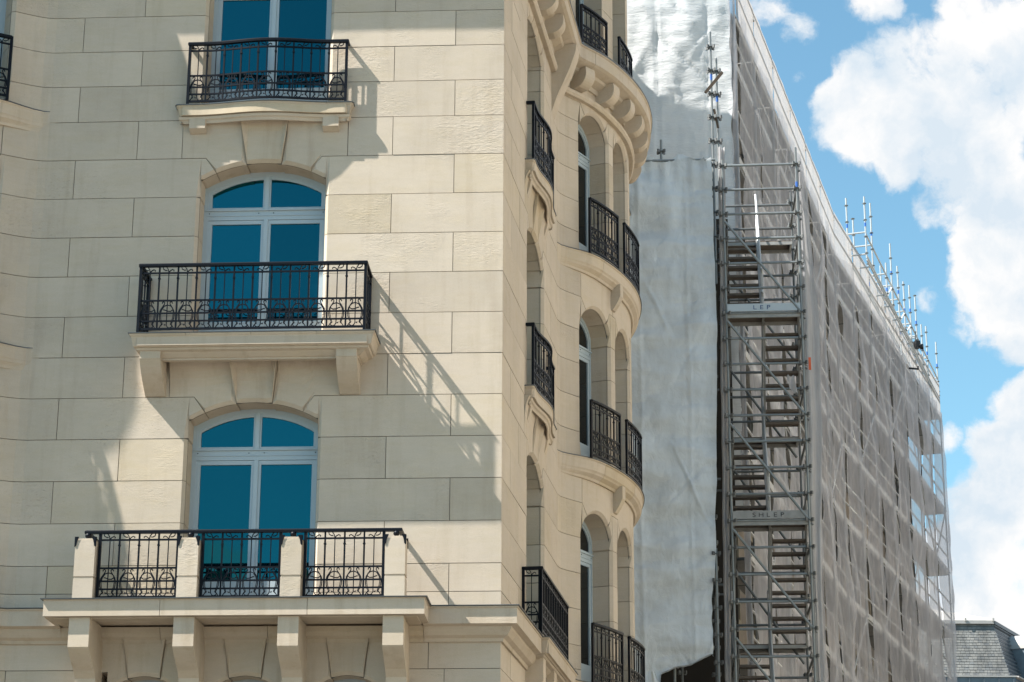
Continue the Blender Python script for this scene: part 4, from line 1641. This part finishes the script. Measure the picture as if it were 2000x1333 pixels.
# nets: one strip per bay, laced to the standards at every lift, bellying between
for i in range(NBAY):
    s0, BAY = STN[i], STN[i + 1] - STN[i]
    sd = random.uniform(0, 100)

    def netpt(u, v, s0=s0, sd=sd, BAY=BAY):
        z = 6.2 + (22.96 - 6.2) * v
        ph = ((z - 4.95) % 2.1) / 2.1
        slack = sin(pi * ph)
        e = .05 + .13 * slack * (0.35 + abs(nz(sd, z * .45, 1.0)) * 1.5) + .03 * nz(sd + 4, z * 2.2)
        e2 = .03 + .11 * slack * (0.35 + abs(nz(sd + 9, z * .45, 3.0)) * 1.5) + .03 * nz(sd + 8, z * 2.2)
        x = e + (BAY - e - e2) * u
        bel = .06 + .17 * fbm(x * .7 + sd, z * .35, 2.0, 3) * (4 * u * (1 - u) + .3) + .05 * fbm(x * 3.2 + sd, z * .7, 5.0, 3)
        bel += .05 * (1 - min(1, min(u, 1 - u) * 7)) * nz(sd + 3, z * 1.4)
        return fpos(min(s0 + x, SEND), max(.015, .03 + bel), z)
    link('net_panel', cloth(netpt, 12, 90, 'net_panel', M_NET if i < NBAY - 3 else M_NET2), FS)

    def bandpt(u, v, s0=s0, sd=sd, BAY=BAY):
        z = 22.88 + (24.11 - 22.88) * v
        x = .03 + (BAY - .06) * u
        return fpos(min(s0 + x, SEND), .035 + .02 * fbm(x * 1.5 + sd, z * 1.5, 1.0, 3), z + .02 * nz(x * 2 + sd, 7.0))
    if i < NBAY - 1:
        link('guard_sheet', cloth(bandpt, 10, 5, 'guard_sheet', M_BAND), FS)
    else:
        link('guard_sheet', cloth(bandpt, 10, 5, 'guard_sheet', M_BAND), FS)


def endnet(u, v):
    z = 8 + (24.1 - 8) * v
    a, b = Vector((4.53, 43.02)), fpos(-2.4, .03)
    q = a + (b - a) * u
    return Vector((q.x + .03 * nz(z * .8, u * 2), q.y - .06 - .05 * fbm(u * 2, z * .7, 4.0, 3), z))


link('net_panel', cloth(endnet, 5, 70, 'net_panel_end', M_NET), FS)

# --- roof gantry on the far half of the facade scaffold
RS = thing('roof_scaffold', 'bare galvanised tube frame with blue marks rising above the far roof edge', 'scaffold')
S0 = S1 + 2.47
GOFF = lambda s: .45 * (1 - (s - S0) / (SEND - S0))
frames = [S0, S0 + 1.09, S0 + 3.66, S0 + 4.75, S0 + 6.1, S0 + 7.3, S0 + 8.6, S0 + 9.9, S0 + 11.1, S0 + 12.3, SEND - .05]
frames = [s for s in frames if s < SEND + .05]
tops = [24.3, 24.1, 24.3, 23.9, 24.35, 24.1, 24.5, 24.3, 24.4]
LED = (23.5, 23.62, 24.28)
for k, s in enumerate(frames):
    for j, off in enumerate((GOFF(s) - .52, GOFF(s))):
        q = fpos(s, off)
        zt = tops[(k + j) % len(tops)] + (.18 if j else 0) - (.5 if k % 3 == 2 else 0)
        zt = 1.7 + 1.05 * (zt - 1.7)
        standard(RS, q.x, q.y, 23.55 if j else 22.95, zt, 23.7, .5, me=T1B, small=True, marks=(zt - .85,) if k % 2 == 0 else (zt - .95,))
    a, b = fpos(s, GOFF(s) - .52), fpos(s, GOFF(s))
    for z in LED[1:]:
        tube(RS, (a.x, a.y, z + .05), (b.x, b.y, z + .05), 'transom', T1B)
    if k + 1 < len(frames):
        for off in (-.52, 0):
            p, q = fpos(s, GOFF(s) + off), fpos(frames[k + 1], GOFF(frames[k + 1]) + off)
            for z in LED:
                if off > -.3 or z > 23:
                    tube(RS, (p.x, p.y, z), (q.x, q.y, z), 'ledger', T1B)
        if k in (2, 4, 5):
            p, q = fpos(s, GOFF(s)), fpos(frames[k + 1], GOFF(frames[k + 1]))
            tube(RS, (p.x, p.y, 23.6), (q.x, q.y, 24.28), 'brace', TTHIN)
        if k >= 3:
            p, q = fpos(s, GOFF(s) - .52), fpos(frames[k + 1], GOFF(frames[k + 1]) - .52)
            tube(RS, (p.x, p.y, 24.28), (q.x, q.y, 22.9), 'brace', TTHIN)
for k in (-1, 0, 1, 2, 3, 4, 5, 6):
    q = fpos(S0 + 5.4 + k * 1.15, -1.0)
    standard(RS, q.x, q.y, 23.0, 25.3 + .25 * (k % 2), 23.3, .5, small=True)
    p = fpos(S0 + 5.4 + k * 1.15, .06)
    tube(RS, (q.x, q.y, 24.28), (p.x, p.y, 24.3), 'transom', T1B)
    tube(RS, (q.x, q.y, 25.0), (p.x, p.y, 23.5), 'brace', TTHIN)
# small winch and a bracket on the parapet
q = fpos(S0 + 9.2, .25)
wn = thing('winch', 'small black rope winch with round drum clamped to the roof frame', 'winch')
mb = MB()
mb.box((q.x, q.y, 23.80), (.07, .02, 0), (-.03, .09, 0), (0, 0, .12))
part('housing', mb, M_BLACK, wn)
mb = MB()
mb.tube([(q.x + .09, q.y - .03, 23.72), (q.x + .19, q.y - .06, 23.72)], .09, 14)
part('drum', mb, M_BLACK, wn)
mb = MB()
mb.tube([(q.x - .05, q.y, 23.9), (q.x - .02, q.y, 24.25)], .02, 6)
part('hook', mb, M_GALVD, wn)
q = fpos(S0 + 8.6, .05)
bk = MB()
bk.tube([(q.x, q.y, 22.86), (q.x + .30, q.y - .10, 22.80)], .03, 8)
bk.tube([(q.x + .27, q.y - .09, 22.80), (q.x + .28, q.y - .09, 22.90)], .025, 8)
tag(link('bracket', bk.mesh('bracket', M_BLACK)), 'short black bracket sticking out below the white guard sheets', 'bracket')

# ------------------------------------------------------------------ white sheeting on the gable
YAW = radians(4.5)
RX, RY = cos(YAW), -sin(YAW)


def crease_set(n, x0, x1, z0, z1, seed, lo=1.0, hi=3.5):
    rr = random.Random(seed)
    out = []
    for _ in range(n):
        x, z = rr.uniform(x0, x1), rr.uniform(z0, z1)
        ln, an = rr.uniform(lo, hi), rr.choice((1, -1)) * radians(rr.uniform(48, 84))
        out.append((x, z, cos(an), sin(an), ln, rr.uniform(.010, .028) * rr.choice((1, 1, -1)), rr.uniform(.03, .07)))
    return out


def creases(cs, x, z):
    d = 0.0
    for (cx, cz, ux, uz, ln, h, w) in cs:
        t = (x - cx) * ux + (z - cz) * uz
        if 0 < t < ln:
            p = abs((x - cx) * uz - (z - cz) * ux + .03 * sin(t * 3))
            if p < w:
                d += h * (1 - p / w) * sin(pi * t / ln)
    return d


CR_UP = crease_set(70, 0, 5.5, 14, 23, 5)
CR_LO = crease_set(12, 2.0, 3.8, 8, 17, 11, .8, 2.6)


def sheet_up(u, v):
    L = 10.5
    a = L * (1 - u)                     # distance left of the right-hand edge
    z = 12.0 + (24.9 - 12.0) * v
    fold = .09 * fbm(a * .8 + z * .20, z * .15, 3.0, 3) + .075 * abs(nz(a * 1.3 + .33 * z, z * .10, 8.0)) + .04 * abs(nz(a * 2.6 - .25 * z, z * .2, 5.0))
    crk = .012 * fbm(a * 1.6, z * 5.5, 1.0, 4) + .006 * fbm(a * 5, z * 5, 6.0, 3)
    edge = .05 * nz(z * 1.6, 2.0) if u > .985 else 0.0
    seam = -.018 if abs((a % 1.05) - .52) < .03 else 0
    d = fold + crk + seam + 1.5 * creases(CR_UP, a, z)
    x = 4.545 - a * RX + edge
    y = 43.0 - a * RY * .3 - d
    return Vector((x, y, z))


link_sheet = link('gable_sheet', cloth(sheet_up, 190, 230, 'gable_sheet', M_TARP))
tag(link_sheet, 'crumpled white sheeting covering the gable wall above the lower grey sheet, half in sun', 'sheeting')

# --- lower sheet hung in front
ZL0, ZL1 = 7.0, 18.62


def sheet_lo(u, v):
    z = ZL0 + (ZL1 - ZL0) * v
    xr = interp([(7, 3.66), (8.8, 3.68), (9.9, 3.70), (12.5, 3.80), (14.9, 3.86), (18.7, 3.84)], z)
    if z < 10.2:
        xr += .05 * nz(z * 3.1, 4.0) - .04
    else:
        xr += .018 * nz(z * 1.7, 1.0)
    xl = 1.95
    x = xl + (xr - xl) * u
    bot = interp([(1.9, 6.9), (2.60, 6.9), (2.70, 8.50), (2.95, 8.62), (3.25, 8.66), (3.5, 8.80), (3.63, 8.86), (3.7, 8.72)], x) + .03 * nz(x * 5, 3.0)
    top = 18.62 + .06 * nz(x * 3.2, 9.0) - .13 * (sin(pi * ((x - 1.95) / .64 % 1.0))) - (.10 if x > 3.7 else 0)
    zz = max(bot, min(top, z))
    d = .05 * fbm(x * .8, z * .55, 2.0, 3) + .022 * fbm(x * 1.1, z * 2.3, 5.0, 4) + .03 * abs(nz(x * 1.2 - z * .28, z * .12, 3.0))
    d += .03 * nz(x * 3, z * .15, 6.0)
    d += .20 * nz(x * .45 + 4, z * 1.25 + .3 * x, 1.5) * (0.5 + nz(x * .8, z * .3, 4.0)) + .15 * nz(x * .7 + .1 * z, z * 2.8, 7.5) * (.5 + .9 * abs(nz(x * .5, z * .25, 2.2))) + .07 * abs(nz(x * .9 - .2 * z, z * 1.5, 6.1)) + .03 * fbm(x * 1.6, z * 6.0, 3.3, 3) + 1.5 * creases(CR_LO, x, z) + .022 * fbm(x * .8 + .2 * z, z * 4.2, 9.0, 3)
    d += .05 * max(0, 1 - abs(((x - 1.95) / .92 + .06 * nz(z * .4, 2.0)) % 1.0 - .5) * 14) * .35
    d += .05 * smooth01((z - 18.1) / .5) + .02 * sin(x * 24) * smooth01((z - 17.4) / 1.2)
    a = 3.9 - x
    return Vector((x, 40.42 - a * RY / RX - d, zz))


lo = link('lower_sheet', cloth(sheet_lo, 90, 260, 'lower_sheet', M_TARP2))
tag(lo, 'tall grey translucent sheet hanging beside the stair tower, torn along its lower edge', 'sheeting')
flap = MB()
fl_me = cloth(lambda u, v: Vector((2.52 + .62 * u * (1 - v * .9) + .1 * (1 - v), 40.36 - .10 * u - .03 * sin(5 * u), 7.3 + 1.22 * v - .55 * u * (1 - v))), 8, 10, 'sheet_flap', M_TARP2)
link('sheet_flap', fl_me, lo)

# --- tubes carrying the lower sheet
AS = thing('sheet_scaffold', 'tube scaffold behind the lower grey sheet with two tall poles above it', 'scaffold')
standard(AS, 3.895, 40.60, 16, 21.28, 16.45, .5, marks=(20.3,), name='standard')
standard(AS, 4.015, 40.75, 16, 20.78, 16.5, .5, marks=(19.9,))
standard(AS, 3.745, 40.40, 0, 10.8, 6.2, .5)
standard(AS, 2.98, 40.80, 0, 18.6, 6.2, .5)
standard(AS, 2.90, 40.80, 18.0, 19.05, 18.8, .5)
standard(AS, 3.17, 41.5, 0, 18.4, 6.2, .5, me=T1D)
standard(AS, 3.82, 41.7, 0, 18.4, 6.2, .5, me=T1D)
standard(AS, 2.2, 40.86, 0, 18.5, 6.2, .5)
for k, z in enumerate((6.2, 8.22, 10.2, 12.2, 14.2, 16.2, 18.2)):
    tube(AS, (2.0, 40.86, z), (3.9, 40.76, z), 'ledger', T1D)
    tube(AS, (2.0, 41.75, z), (4.0, 41.65, z), 'ledger', T1D)
    tube(AS, (3.75, 40.45, z), (3.82, 41.9, z), 'ledger', T1D)
    if z > 9:
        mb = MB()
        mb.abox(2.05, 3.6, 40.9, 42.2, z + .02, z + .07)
        part('deck', mb, M_SHADEDECK, AS)
    tube(AS, (2.05, 41.6, z), (3.7, 41.6, min(z + 1.9, 18.3)), 'brace', T1D)
bs = cloth(lambda u, v: Vector((1.9 + 2.45 * u, 42.62 - .04 * fbm(u * 4, v * 9, 1.0, 3), 5.5 + 12.6 * v)), 12, 30, 'shade_sheet', cloth_mat('painted_shade', (0.06, 0.055, 0.05), .05, 1.0))
link('shade_sheet', bs, AS)  # added near-black backing, stands in for the deep shade of the gap
tube(AS, (1.95, 40.58, 18.50), (3.92, 40.47, 18.50), 'ledger', T1)
mb = MB()
mb.box((3.925, 40.40, 20.10), (.17, -.02, .21), (0, .025, 0), (-.02, 0, .017))
part('timber', mb, M_WOOD, AS)
mb = MB()
mb.box((3.97, 40.60, 19.42), (.035, .0, -.20), (0, .012, 0), (.02, 0, .004))
part('timber', mb, M_WOOD, AS)

# ------------------------------------------------------------------ stair tower
ST = thing('stair_tower', 'open scaffold stair tower with switchback treads between the grey sheet and the netted facade', 'scaffold stair')
O = Vector((4.035, 40.25))
RT = Vector((RX, RY))
DT = Vector((.062, .998)).normalized()
TW, TD = 1.405, 2.02


def tp(a, b, z):
    q = O + RT * a + DT * b
    return Vector((q.x, q.y, z))


fr_r = standard(ST, *tp(TW, 0, 0)[:2], 0, 18.62, 6.28, .50, marks=(17.85,))
standard(ST, *tp(0, 0, 0)[:2], 0, 18.4, 6.28, .50)
standard(ST, *tp(0.02, TD, 0)[:2], 0, 18.3, 6.28, .50, me=T1D)
standard(ST, *tp(TW + .02, TD, 0)[:2], 0, 18.5, 6.28, .50, me=T1D)
standard(ST, *tp(TW + .05, .35, 0)[:2], 0, 18.4, 6.28, 1.0, me=T1D, small=True)
for k in range(24):
    z = 18.28 - k * .50
    if z < 6.4:
        break
    tube(ST, tp(0, 0, z), tp(TW, 0, z), 'guard_rail')
    if k % 2 == 1 or k % 4 == 0:
        tube(ST, tp(0, TD, z - .05), tp(TW, TD, z - .05), 'back_rail', T1D)
    if k % 2 == 1:
        tube(ST, tp(TW, 0, z), tp(TW, TD, z), 'side_rail', T1D)
        tube(ST, tp(0, 0, z), tp(0, TD, z), 'side_rail', T1D)
for z in (15.28, 13.28, 11.28, 9.28, 7.28):
    tube(ST, tp(0.02, -.05, z + 1.83), tp(TW - .03, -.05, z + .02), 'brace', T1)
    tube(ST, tp(.05, TD - .06, z + 1.6), tp(TW - .05, TD - .06, z - .3), 'brace', T1D)
    tube(ST, tp(.05, 0, z + 1.7), tp(.05, TD, z), 'brace', T1D)


def obox(mb, a0, a1, b0, b1, z0, z1):
    c = tp((a0 + a1) / 2, (b0 + b1) / 2, (z0 + z1) / 2)
    mb.box(c, Vector((RT.x, RT.y, 0)) * ((a1 - a0) / 2), Vector((DT.x, DT.y, 0)) * ((b1 - b0) / 2), (0, 0, (z1 - z0) / 2))


tr = MB()
tr.abox(-.31, .31, -.10, .10, -.045, 0)
ME_TREAD = tr.mesh('tread', M_PLANK)
aT = atan2(RT.y, RT.x)


def landing(front, z):
    mb = MB()
    b0, b1 = (.0, .52) if front else (TD - .52, TD)
    for k in range(2):
        a0 = .04 + k * .68
        obox(mb, a0, a0 + .66, b0 + .01, b1 - .01, z - .02, z)
    dk_ = part('landing', mb, M_PLANK, ST)
    mb = MB()
    for b in (b0, b1 - .05):
        obox(mb, .02, TW - .02, b, b + .045, z - .085, z - .022)
    for a in (.02, TW / 2 - .02, TW - .06):
        obox(mb, a, a + .035, b0 + .05, b1 - .055, z - .08, z - .022)
    part('landing_frame', mb, M_DECK, dk_)
    if not front:
        # round hatch-like gusset under the back landing
        mb = MB()
        q = tp(.42, b0 + .2, z - .12)
        mb.tube([(q.x + .12 * cos(t * pi / 6), q.y, q.z - .10 - .11 * sin(t * pi / 6)) for t in range(7)], .008, 5)
        part('strap', mb, M_ALU, dk_)
    return dk_


def flight(lane, zf, zb):
    """lane 0 left, 1 right; zf height at the front landing, zb at the back landing"""
    a0 = .36 if lane == 0 else 1.06
    bf, bk_ = .56, TD - .56
    n = 9
    root = None
    mb = MB()
    for sd in (-.325, .325):
        p, q = tp(a0 + sd, bf - .08, zf - .02), tp(a0 + sd, bk_ + .08, zb - .02)
        d = (q - p).normalized()
        c = (p + q) / 2
        nrm = Vector((RT.x, RT.y, 0))
        mb.box(c, d * ((q - p).length / 2), nrm * .014, d.cross(nrm) * .075)
    root = part('stair_flight', mb, M_DECK, ST)
    for k in range(1, n):
        t = k / n
        q = tp(a0, bf + (bk_ - bf) * t, zf + (zb - zf) * t)
        link('tread', ME_TREAD, root, rot_z(q, aT))
    for sd in (-.34, .34):
        p, q = tp(a0 + sd, bf - .15, zf), tp(a0 + sd, bk_ + .15, zb)
        for h in (.55, 1.02):
            link('handrail', TALU, root, aim(p + Vector((0, 0, h)), q + Vector((0, 0, h)), 1.0))
        for t in (.04, .96):
            w = p + (q - p) * t
            link('handrail_post', TALU, root, aim(w, w + Vector((0, 0, 1.04)), 1.0))


landing(True, 15.28)
landing(False, 17.28)
landing(False, 13.28)
landing(True, 11.28)
landing(False, 9.28)
landing(True, 7.28)
flight(0, 15.28, 17.28)
flight(1, 15.28, 13.28)
flight(0, 11.28, 13.28)
flight(1, 11.28, 9.28)
flight(0, 7.28, 9.28)
# toe boards with lettering on the two front landings
for z, txt, ml in ((15.28, 'LEP', M_LETTER), (11.28, 'SHLEP', M_LETTERD)):
    mb = MB()
    obox(mb, .02, TW - .02, -.055, -.03, z + .02, z + .17)
    tbd = part('toe_board', mb, M_ALU if z > 13 else M_DECK, ST)
    for ci, ch in enumerate(txt):
        cu = bpy.data.curves.new('letter', 'FONT')
        cu.body = ch
        cu.size = .115
        cu.extrude = .001
        cu.align_x = 'CENTER'
        tmp = bpy.data.objects.new('letter_src', cu)
        COL.objects.link(tmp)
        bpy.context.view_layer.update()
        me = bpy.data.meshes.new_from_object(tmp.evaluated_get(bpy.context.evaluated_depsgraph_get()))
        bpy.data.objects.remove(tmp)
        me.materials.clear()
        me.materials.append(ml)
        q = tp(.66 + (ci - (len(txt) - 1) / 2) * .128, -.060, z + .055)
        link('letter', me, tbd, Matrix.Translation(q) @ Matrix.Rotation(aT, 4, 'Z') @ Matrix.Rotation(pi / 2, 4, 'X') @ Matrix.Diagonal((1.25, 1, 1, 1)))
# orange tag and white rag
q = tp(TW + .12, .02, 14.27)
mb = MB()
mb.box(q, (.022, 0, 0), (0, .012, 0), (0, 0, .12))
tag(link('marker_strip', mb.mesh('marker_strip', M_ORANGE)), 'orange marker strip tied to the right pole of the stair tower', 'marker')
rg = cloth(lambda u, v: tp(1.08 + .14 * u + .05 * v, -.09 - .03 * sin(6 * u + 3 * v), 14.0 - .26 * v - .10 * u * v + .03 * sin(9 * u)), 8, 8, 'rag', M_NETTHICK)
tag(link('rag', rg), 'pale rag knotted round a diagonal brace of the stair tower', 'rag')

# folded nets hanging on both sides of the tower
def strip_l(u, v):
    z = 6.0 + (18.75 - 6.0) * v
    w = .115 + .02 * nz(z * .7, 3.0)
    x = interp([(6, 3.84), (10, 3.87), (15, 3.93), (18.8, 3.99)], z) + w * u + .015 * nz(z * 1.1, 7.0)
    return Vector((x, 40.44 - .05 * sin(u * 7 + nz(z * .4, 1.0) * 2) - .02 * fbm(u * 3, z, 2.0, 3), z))


o1 = link('folded_net', cloth(strip_l, 10, 120, 'folded_net', M_NETTHICK))
tag(o1, 'narrow folded net strip hanging between the lower grey sheet and the stair tower', 'net')


def strip_r(u, v):
    z = 6.0 + (18.35 - 6.0) * v
    w = interp([(6, .11), (10, .14), (13, .27), (15.5, .30), (17.5, .16), (18.4, .03)], z) + .02 * nz(z * .9, 5.0)
    x = 5.545 + w * u + .012 * nz(z * 1.3, 2.0)
    return Vector((x, 40.60 + .15 * u - .04 * sin(u * 8 + nz(z * .4, 5.0) * 2) - .02 * fbm(u * 3, z, 8.0, 3), z))


o2 = link('folded_net', cloth(strip_r, 12, 120, 'folded_net_b', M_NETTHICK))
tag(o2, 'wider pale net strip hanging down the right pole of the stair tower', 'net')

# ------------------------------------------------------------------ slate-roofed house at the end of the street
SH = thing('slate_roofed_house', 'distant house with slate mansard, white zinc cap and arched dormer at lower right', 'house')
K = Vector((24.85, 115.0))
ES, NS = Vector((.47, .883)).normalized(), Vector((.883, -.47)).normalized()
ZT, ZB = 23.70, 20.95
SL = .57                    # how far the slope leans in over its height


def hp(x, y, z):
    return (x, y, z)


mb = MB()
# walls below
w0, w1 = Vector((14, 114.3)), Vector((K.x + .62, 114.3))
w2 = w1 + ES * 12
mb.prism([(w0.x, w0.y), (w1.x, w1.y), (w2.x, w2.y), (14, w2.y)], lambda a, b, d: (a, b, d), 0, 20.75)
part('wall', mb, M_BODY, SH)
mb = MB()
t0, t1 = Vector((14, 115.0)), K
t2 = K + ES * 11.5
b0, b1 = Vector((14, 114.5)), Vector((K.x + SL, 114.5))
b2_ = b1 + ES * 12
mb.add([(b0.x, b0.y + .05, ZB - .1), (b1.x - .03, b1.y + .05, ZB - .1), (b2_.x, b2_.y, ZB - .1), (14, 127, ZB - .1), (t0.x, t0.y + .05, ZT), (t1.x - .03, t1.y + .05, ZT), (t2.x, t2.y, ZT), (14, 126, ZT)],
       [(0, 1, 5, 4), (1, 2, 6, 5), (2, 3, 7, 6), (3, 0, 4, 7), (4, 5, 6, 7), (3, 2, 1, 0)])
part('roof_core', mb, M_ZINCD, SH)
mb = MB()
rows = 19
SLM = []
for j in range(rows):
    za, zb_ = ZB + (ZT - ZB) * j / rows, ZB + (ZT - ZB) * (j + 1) / rows - .022
    fa = (za - ZB) / (ZT - ZB)
    ya = 114.5 + .5 * fa
    xr = K.x + SL * (1 - fa)
    x = 15.0 + (.11 if j % 2 else 0) + random.uniform(-.03, .03)
    while x < xr - .02:
        w = random.choice((.17, .2, .22, .26))
        x2 = min(x + w, xr)
        lift = random.uniform(0, .006)
        dz = random.uniform(-.005, .005)
        nf = len(mb.f)
        mb.box(((x + x2) / 2, ya + .022 - lift, (za + zb_) / 2 + dz), ((x2 - x) / 2 - .006, 0, 0), (0, .005, .001), (0, .0165, (zb_ - za) / 2))
        SLM += [random.choice((0, 0, 0, 1, 2))] * (len(mb.f) - nf)
        x = x2
sl = part('slates', mb, M_SLATE, SH)
sl.data.materials.append(mat('slate_pale', (0.24, 0.235, 0.222), 0.6, nscale=2.2, nstr=0.35, stretch=(1, 1, .35)))
sl.data.materials.append(mat('slate_dark', (0.17, 0.175, 0.178), 0.6, nscale=2.2, nstr=0.35, stretch=(1, 1, .35)))
for pf, mi in zip(sl.data.polygons, SLM):
    pf.material_index = mi
sl['kind'] = 'stuff'
# zinc cap and hips
mb = MB()
mb.abox(14, K.x + .03, 114.86, 115.0, ZT - .02, ZT + .15)
part('cap_fascia', mb, M_ZINC, SH)
mb = MB()
rg0 = Vector((20.6, 119.2))
ka, kb = (K.x + .02, 114.9, ZT + .16), (t2.x, t2.y, ZT + .16)
mb.add([(14, 114.9, ZT + .16), ka, kb, (14, 126, ZT + .16), (14, 119.2, ZT + 1.80), (rg0.x, rg0.y, ZT + 1.80), (rg0.x + 2.2, rg0.y + 3.5, ZT + 1.80)],
       [(0, 1, 5, 4), (1, 2, 6, 5), (2, 3, 4, 6), (4, 5, 6), (3, 2, 1, 0)])
part('cap', mb, M_ZINC, SH)
mb = MB()
mb.tube([(K.x, 114.92, ZT + .18), (rg0.x, rg0.y, ZT + 1.83)], .05, 6)
for xx in (23.4, 21.2, 19.0):
    f = 1.0
    mb.tube([(xx, 114.88, ZT + .18), (xx - .8 if xx > 22 else xx - .3, 117.2 if xx > 22 else 119.0, ZT + .18 + (1.64 * (2.3 / 4.3) if xx > 22 else 1.6))], .035, 6)
for xx in (23.4, 24.83):
    mb.abox(xx - .05, xx + .05, 114.8, 114.9, ZT + .1, ZT + .26)
part('cap_seams', mb, M_ZINC, SH)['kind'] = 'stuff'
# side slope, with dark trim, gutter
mb = MB()
n_ = 12
for k in range(n_):
    z = ZT - .10 - k * .23
    f = (ZT - z) / (ZT - ZB)
    p = K + Vector((SL * f + .02, -.5 * f))
    q = p + ES * 11
    mb.box(((p.x + q.x) / 2 + NS.x * .02, (p.y + q.y) / 2 + NS.y * .02, z), (ES.x * 5.5, ES.y * 5.5, 0), (NS.x * .012, NS.y * .012, 0), (0, 0, .02))
part('side_slate_courses', mb, M_ZINCD, SH)['kind'] = 'stuff'
mb = MB()
p, q = K + NS * .02, K + ES * 11.4 + NS * .02
mb.box(((p.x + q.x) / 2, (p.y + q.y) / 2, ZT + .06), (ES.x * 5.7, ES.y * 5.7, 0), (NS.x * .09, NS.y * .09, 0), (0, 0, .09))
part('side_trim', mb, M_ZINCD, SH)
mb = MB()
gx = K.x + SL + .30
mb.abox(14, gx, 114.18, 114.45, ZB - .13, ZB - .06)
p = Vector((gx, 114.30))
mb.box((p.x + ES.x * 5.7, p.y + ES.y * 5.7, ZB - .095), (ES.x * 5.7, ES.y * 5.7, 0), (NS.x * .12, NS.y * .12, 0), (0, 0, .035))
part('gutter', mb, M_ZINC, SH)['kind'] = 'stuff'
mb = MB()
mb.abox(14, gx - .05, 114.25, 114.44, 20.4, ZB - .14)
for xx in [23.3 + .75 * i for i in range(-8, 4)]:
    mb.abox(xx - .02, xx + .02, 114.20, 114.26, 20.4, ZB - .12)
part('zinc_skirt', mb, M_ZINCD, SH)['kind'] = 'stuff'
# dormer on the side slope: barrel roof, arched window facing right
DC = K + ES * 3.0 + NS * .30
hw = .80
zsp, zap = 22.72, 23.52


def dp(a, b, z):
    q = DC + ES * a + NS * b
    return (q.x, q.y, z)


def darc(r, n=12):
    return [(-r * cos(pi * i / n), zsp + r * sin(pi * i / n)) for i in range(n + 1)]


mb = MB()
oa = darc(hw)
ia = darc(hw - .07)
mb.prism(oa + list(reversed(ia)), lambda a, z, d: dp(a, d, z), -.9, 1.12)
part('dormer_roof', mb, M_ZINC, SH)
mb = MB()
for sg in (-1, 1):
    mb.prism([(sg * (hw - .06), ZB - .1), (sg * (hw - .16), ZB - .1), (sg * (hw - .16), zsp), (sg * (hw - .06), zsp)], lambda a, z, d: dp(a, d, z), -.6, 1.0)
i2 = darc(hw - .08)
i3 = darc(hw - .26)
mb.prism(i2 + list(reversed(i3)), lambda a, z, d: dp(a, d, z), .6, 1.02)
for sg in (-1, 1):
    mb.prism([(sg * (hw - .08), ZB - .1), (sg * (hw - .26), ZB - .1), (sg * (hw - .26), zsp), (sg * (hw - .08), zsp)], lambda a, z, d: dp(a, d, z), .6, 1.02)
part('dormer_side', mb, M_ZINCD, SH)
mb = MB()
i4 = darc(hw - .26)
i5 = darc(hw - .33)
mb.prism(i4 + list(reversed(i5)), lambda a, z, d: dp(a, d, z), .80, .90)
for x0, x1 in ((-(hw - .26), -(hw - .33)), (hw - .33, hw - .26), (-.03, .03)):
    mb.prism([(x0, ZB), (x1, ZB), (x1, zsp), (x0, zsp)], lambda a, z, d: dp(a, d, z), .80, .90)
mb.prism([(-(hw - .3), zsp - .05), (hw - .3, zsp - .05), (hw - .3, zsp), (-(hw - .3), zsp)], lambda a, z, d: dp(a, d, z), .79, .91)
dw = part('window', mb, M_FRAME, SH)
mb = MB()
mb.prism([(-(hw - .3), ZB), (hw - .3, ZB)] + list(reversed(darc(hw - .3))), lambda a, z, d: dp(a, d, z), .82, .85)
part('pane', mb, M_DARKGL, dw)
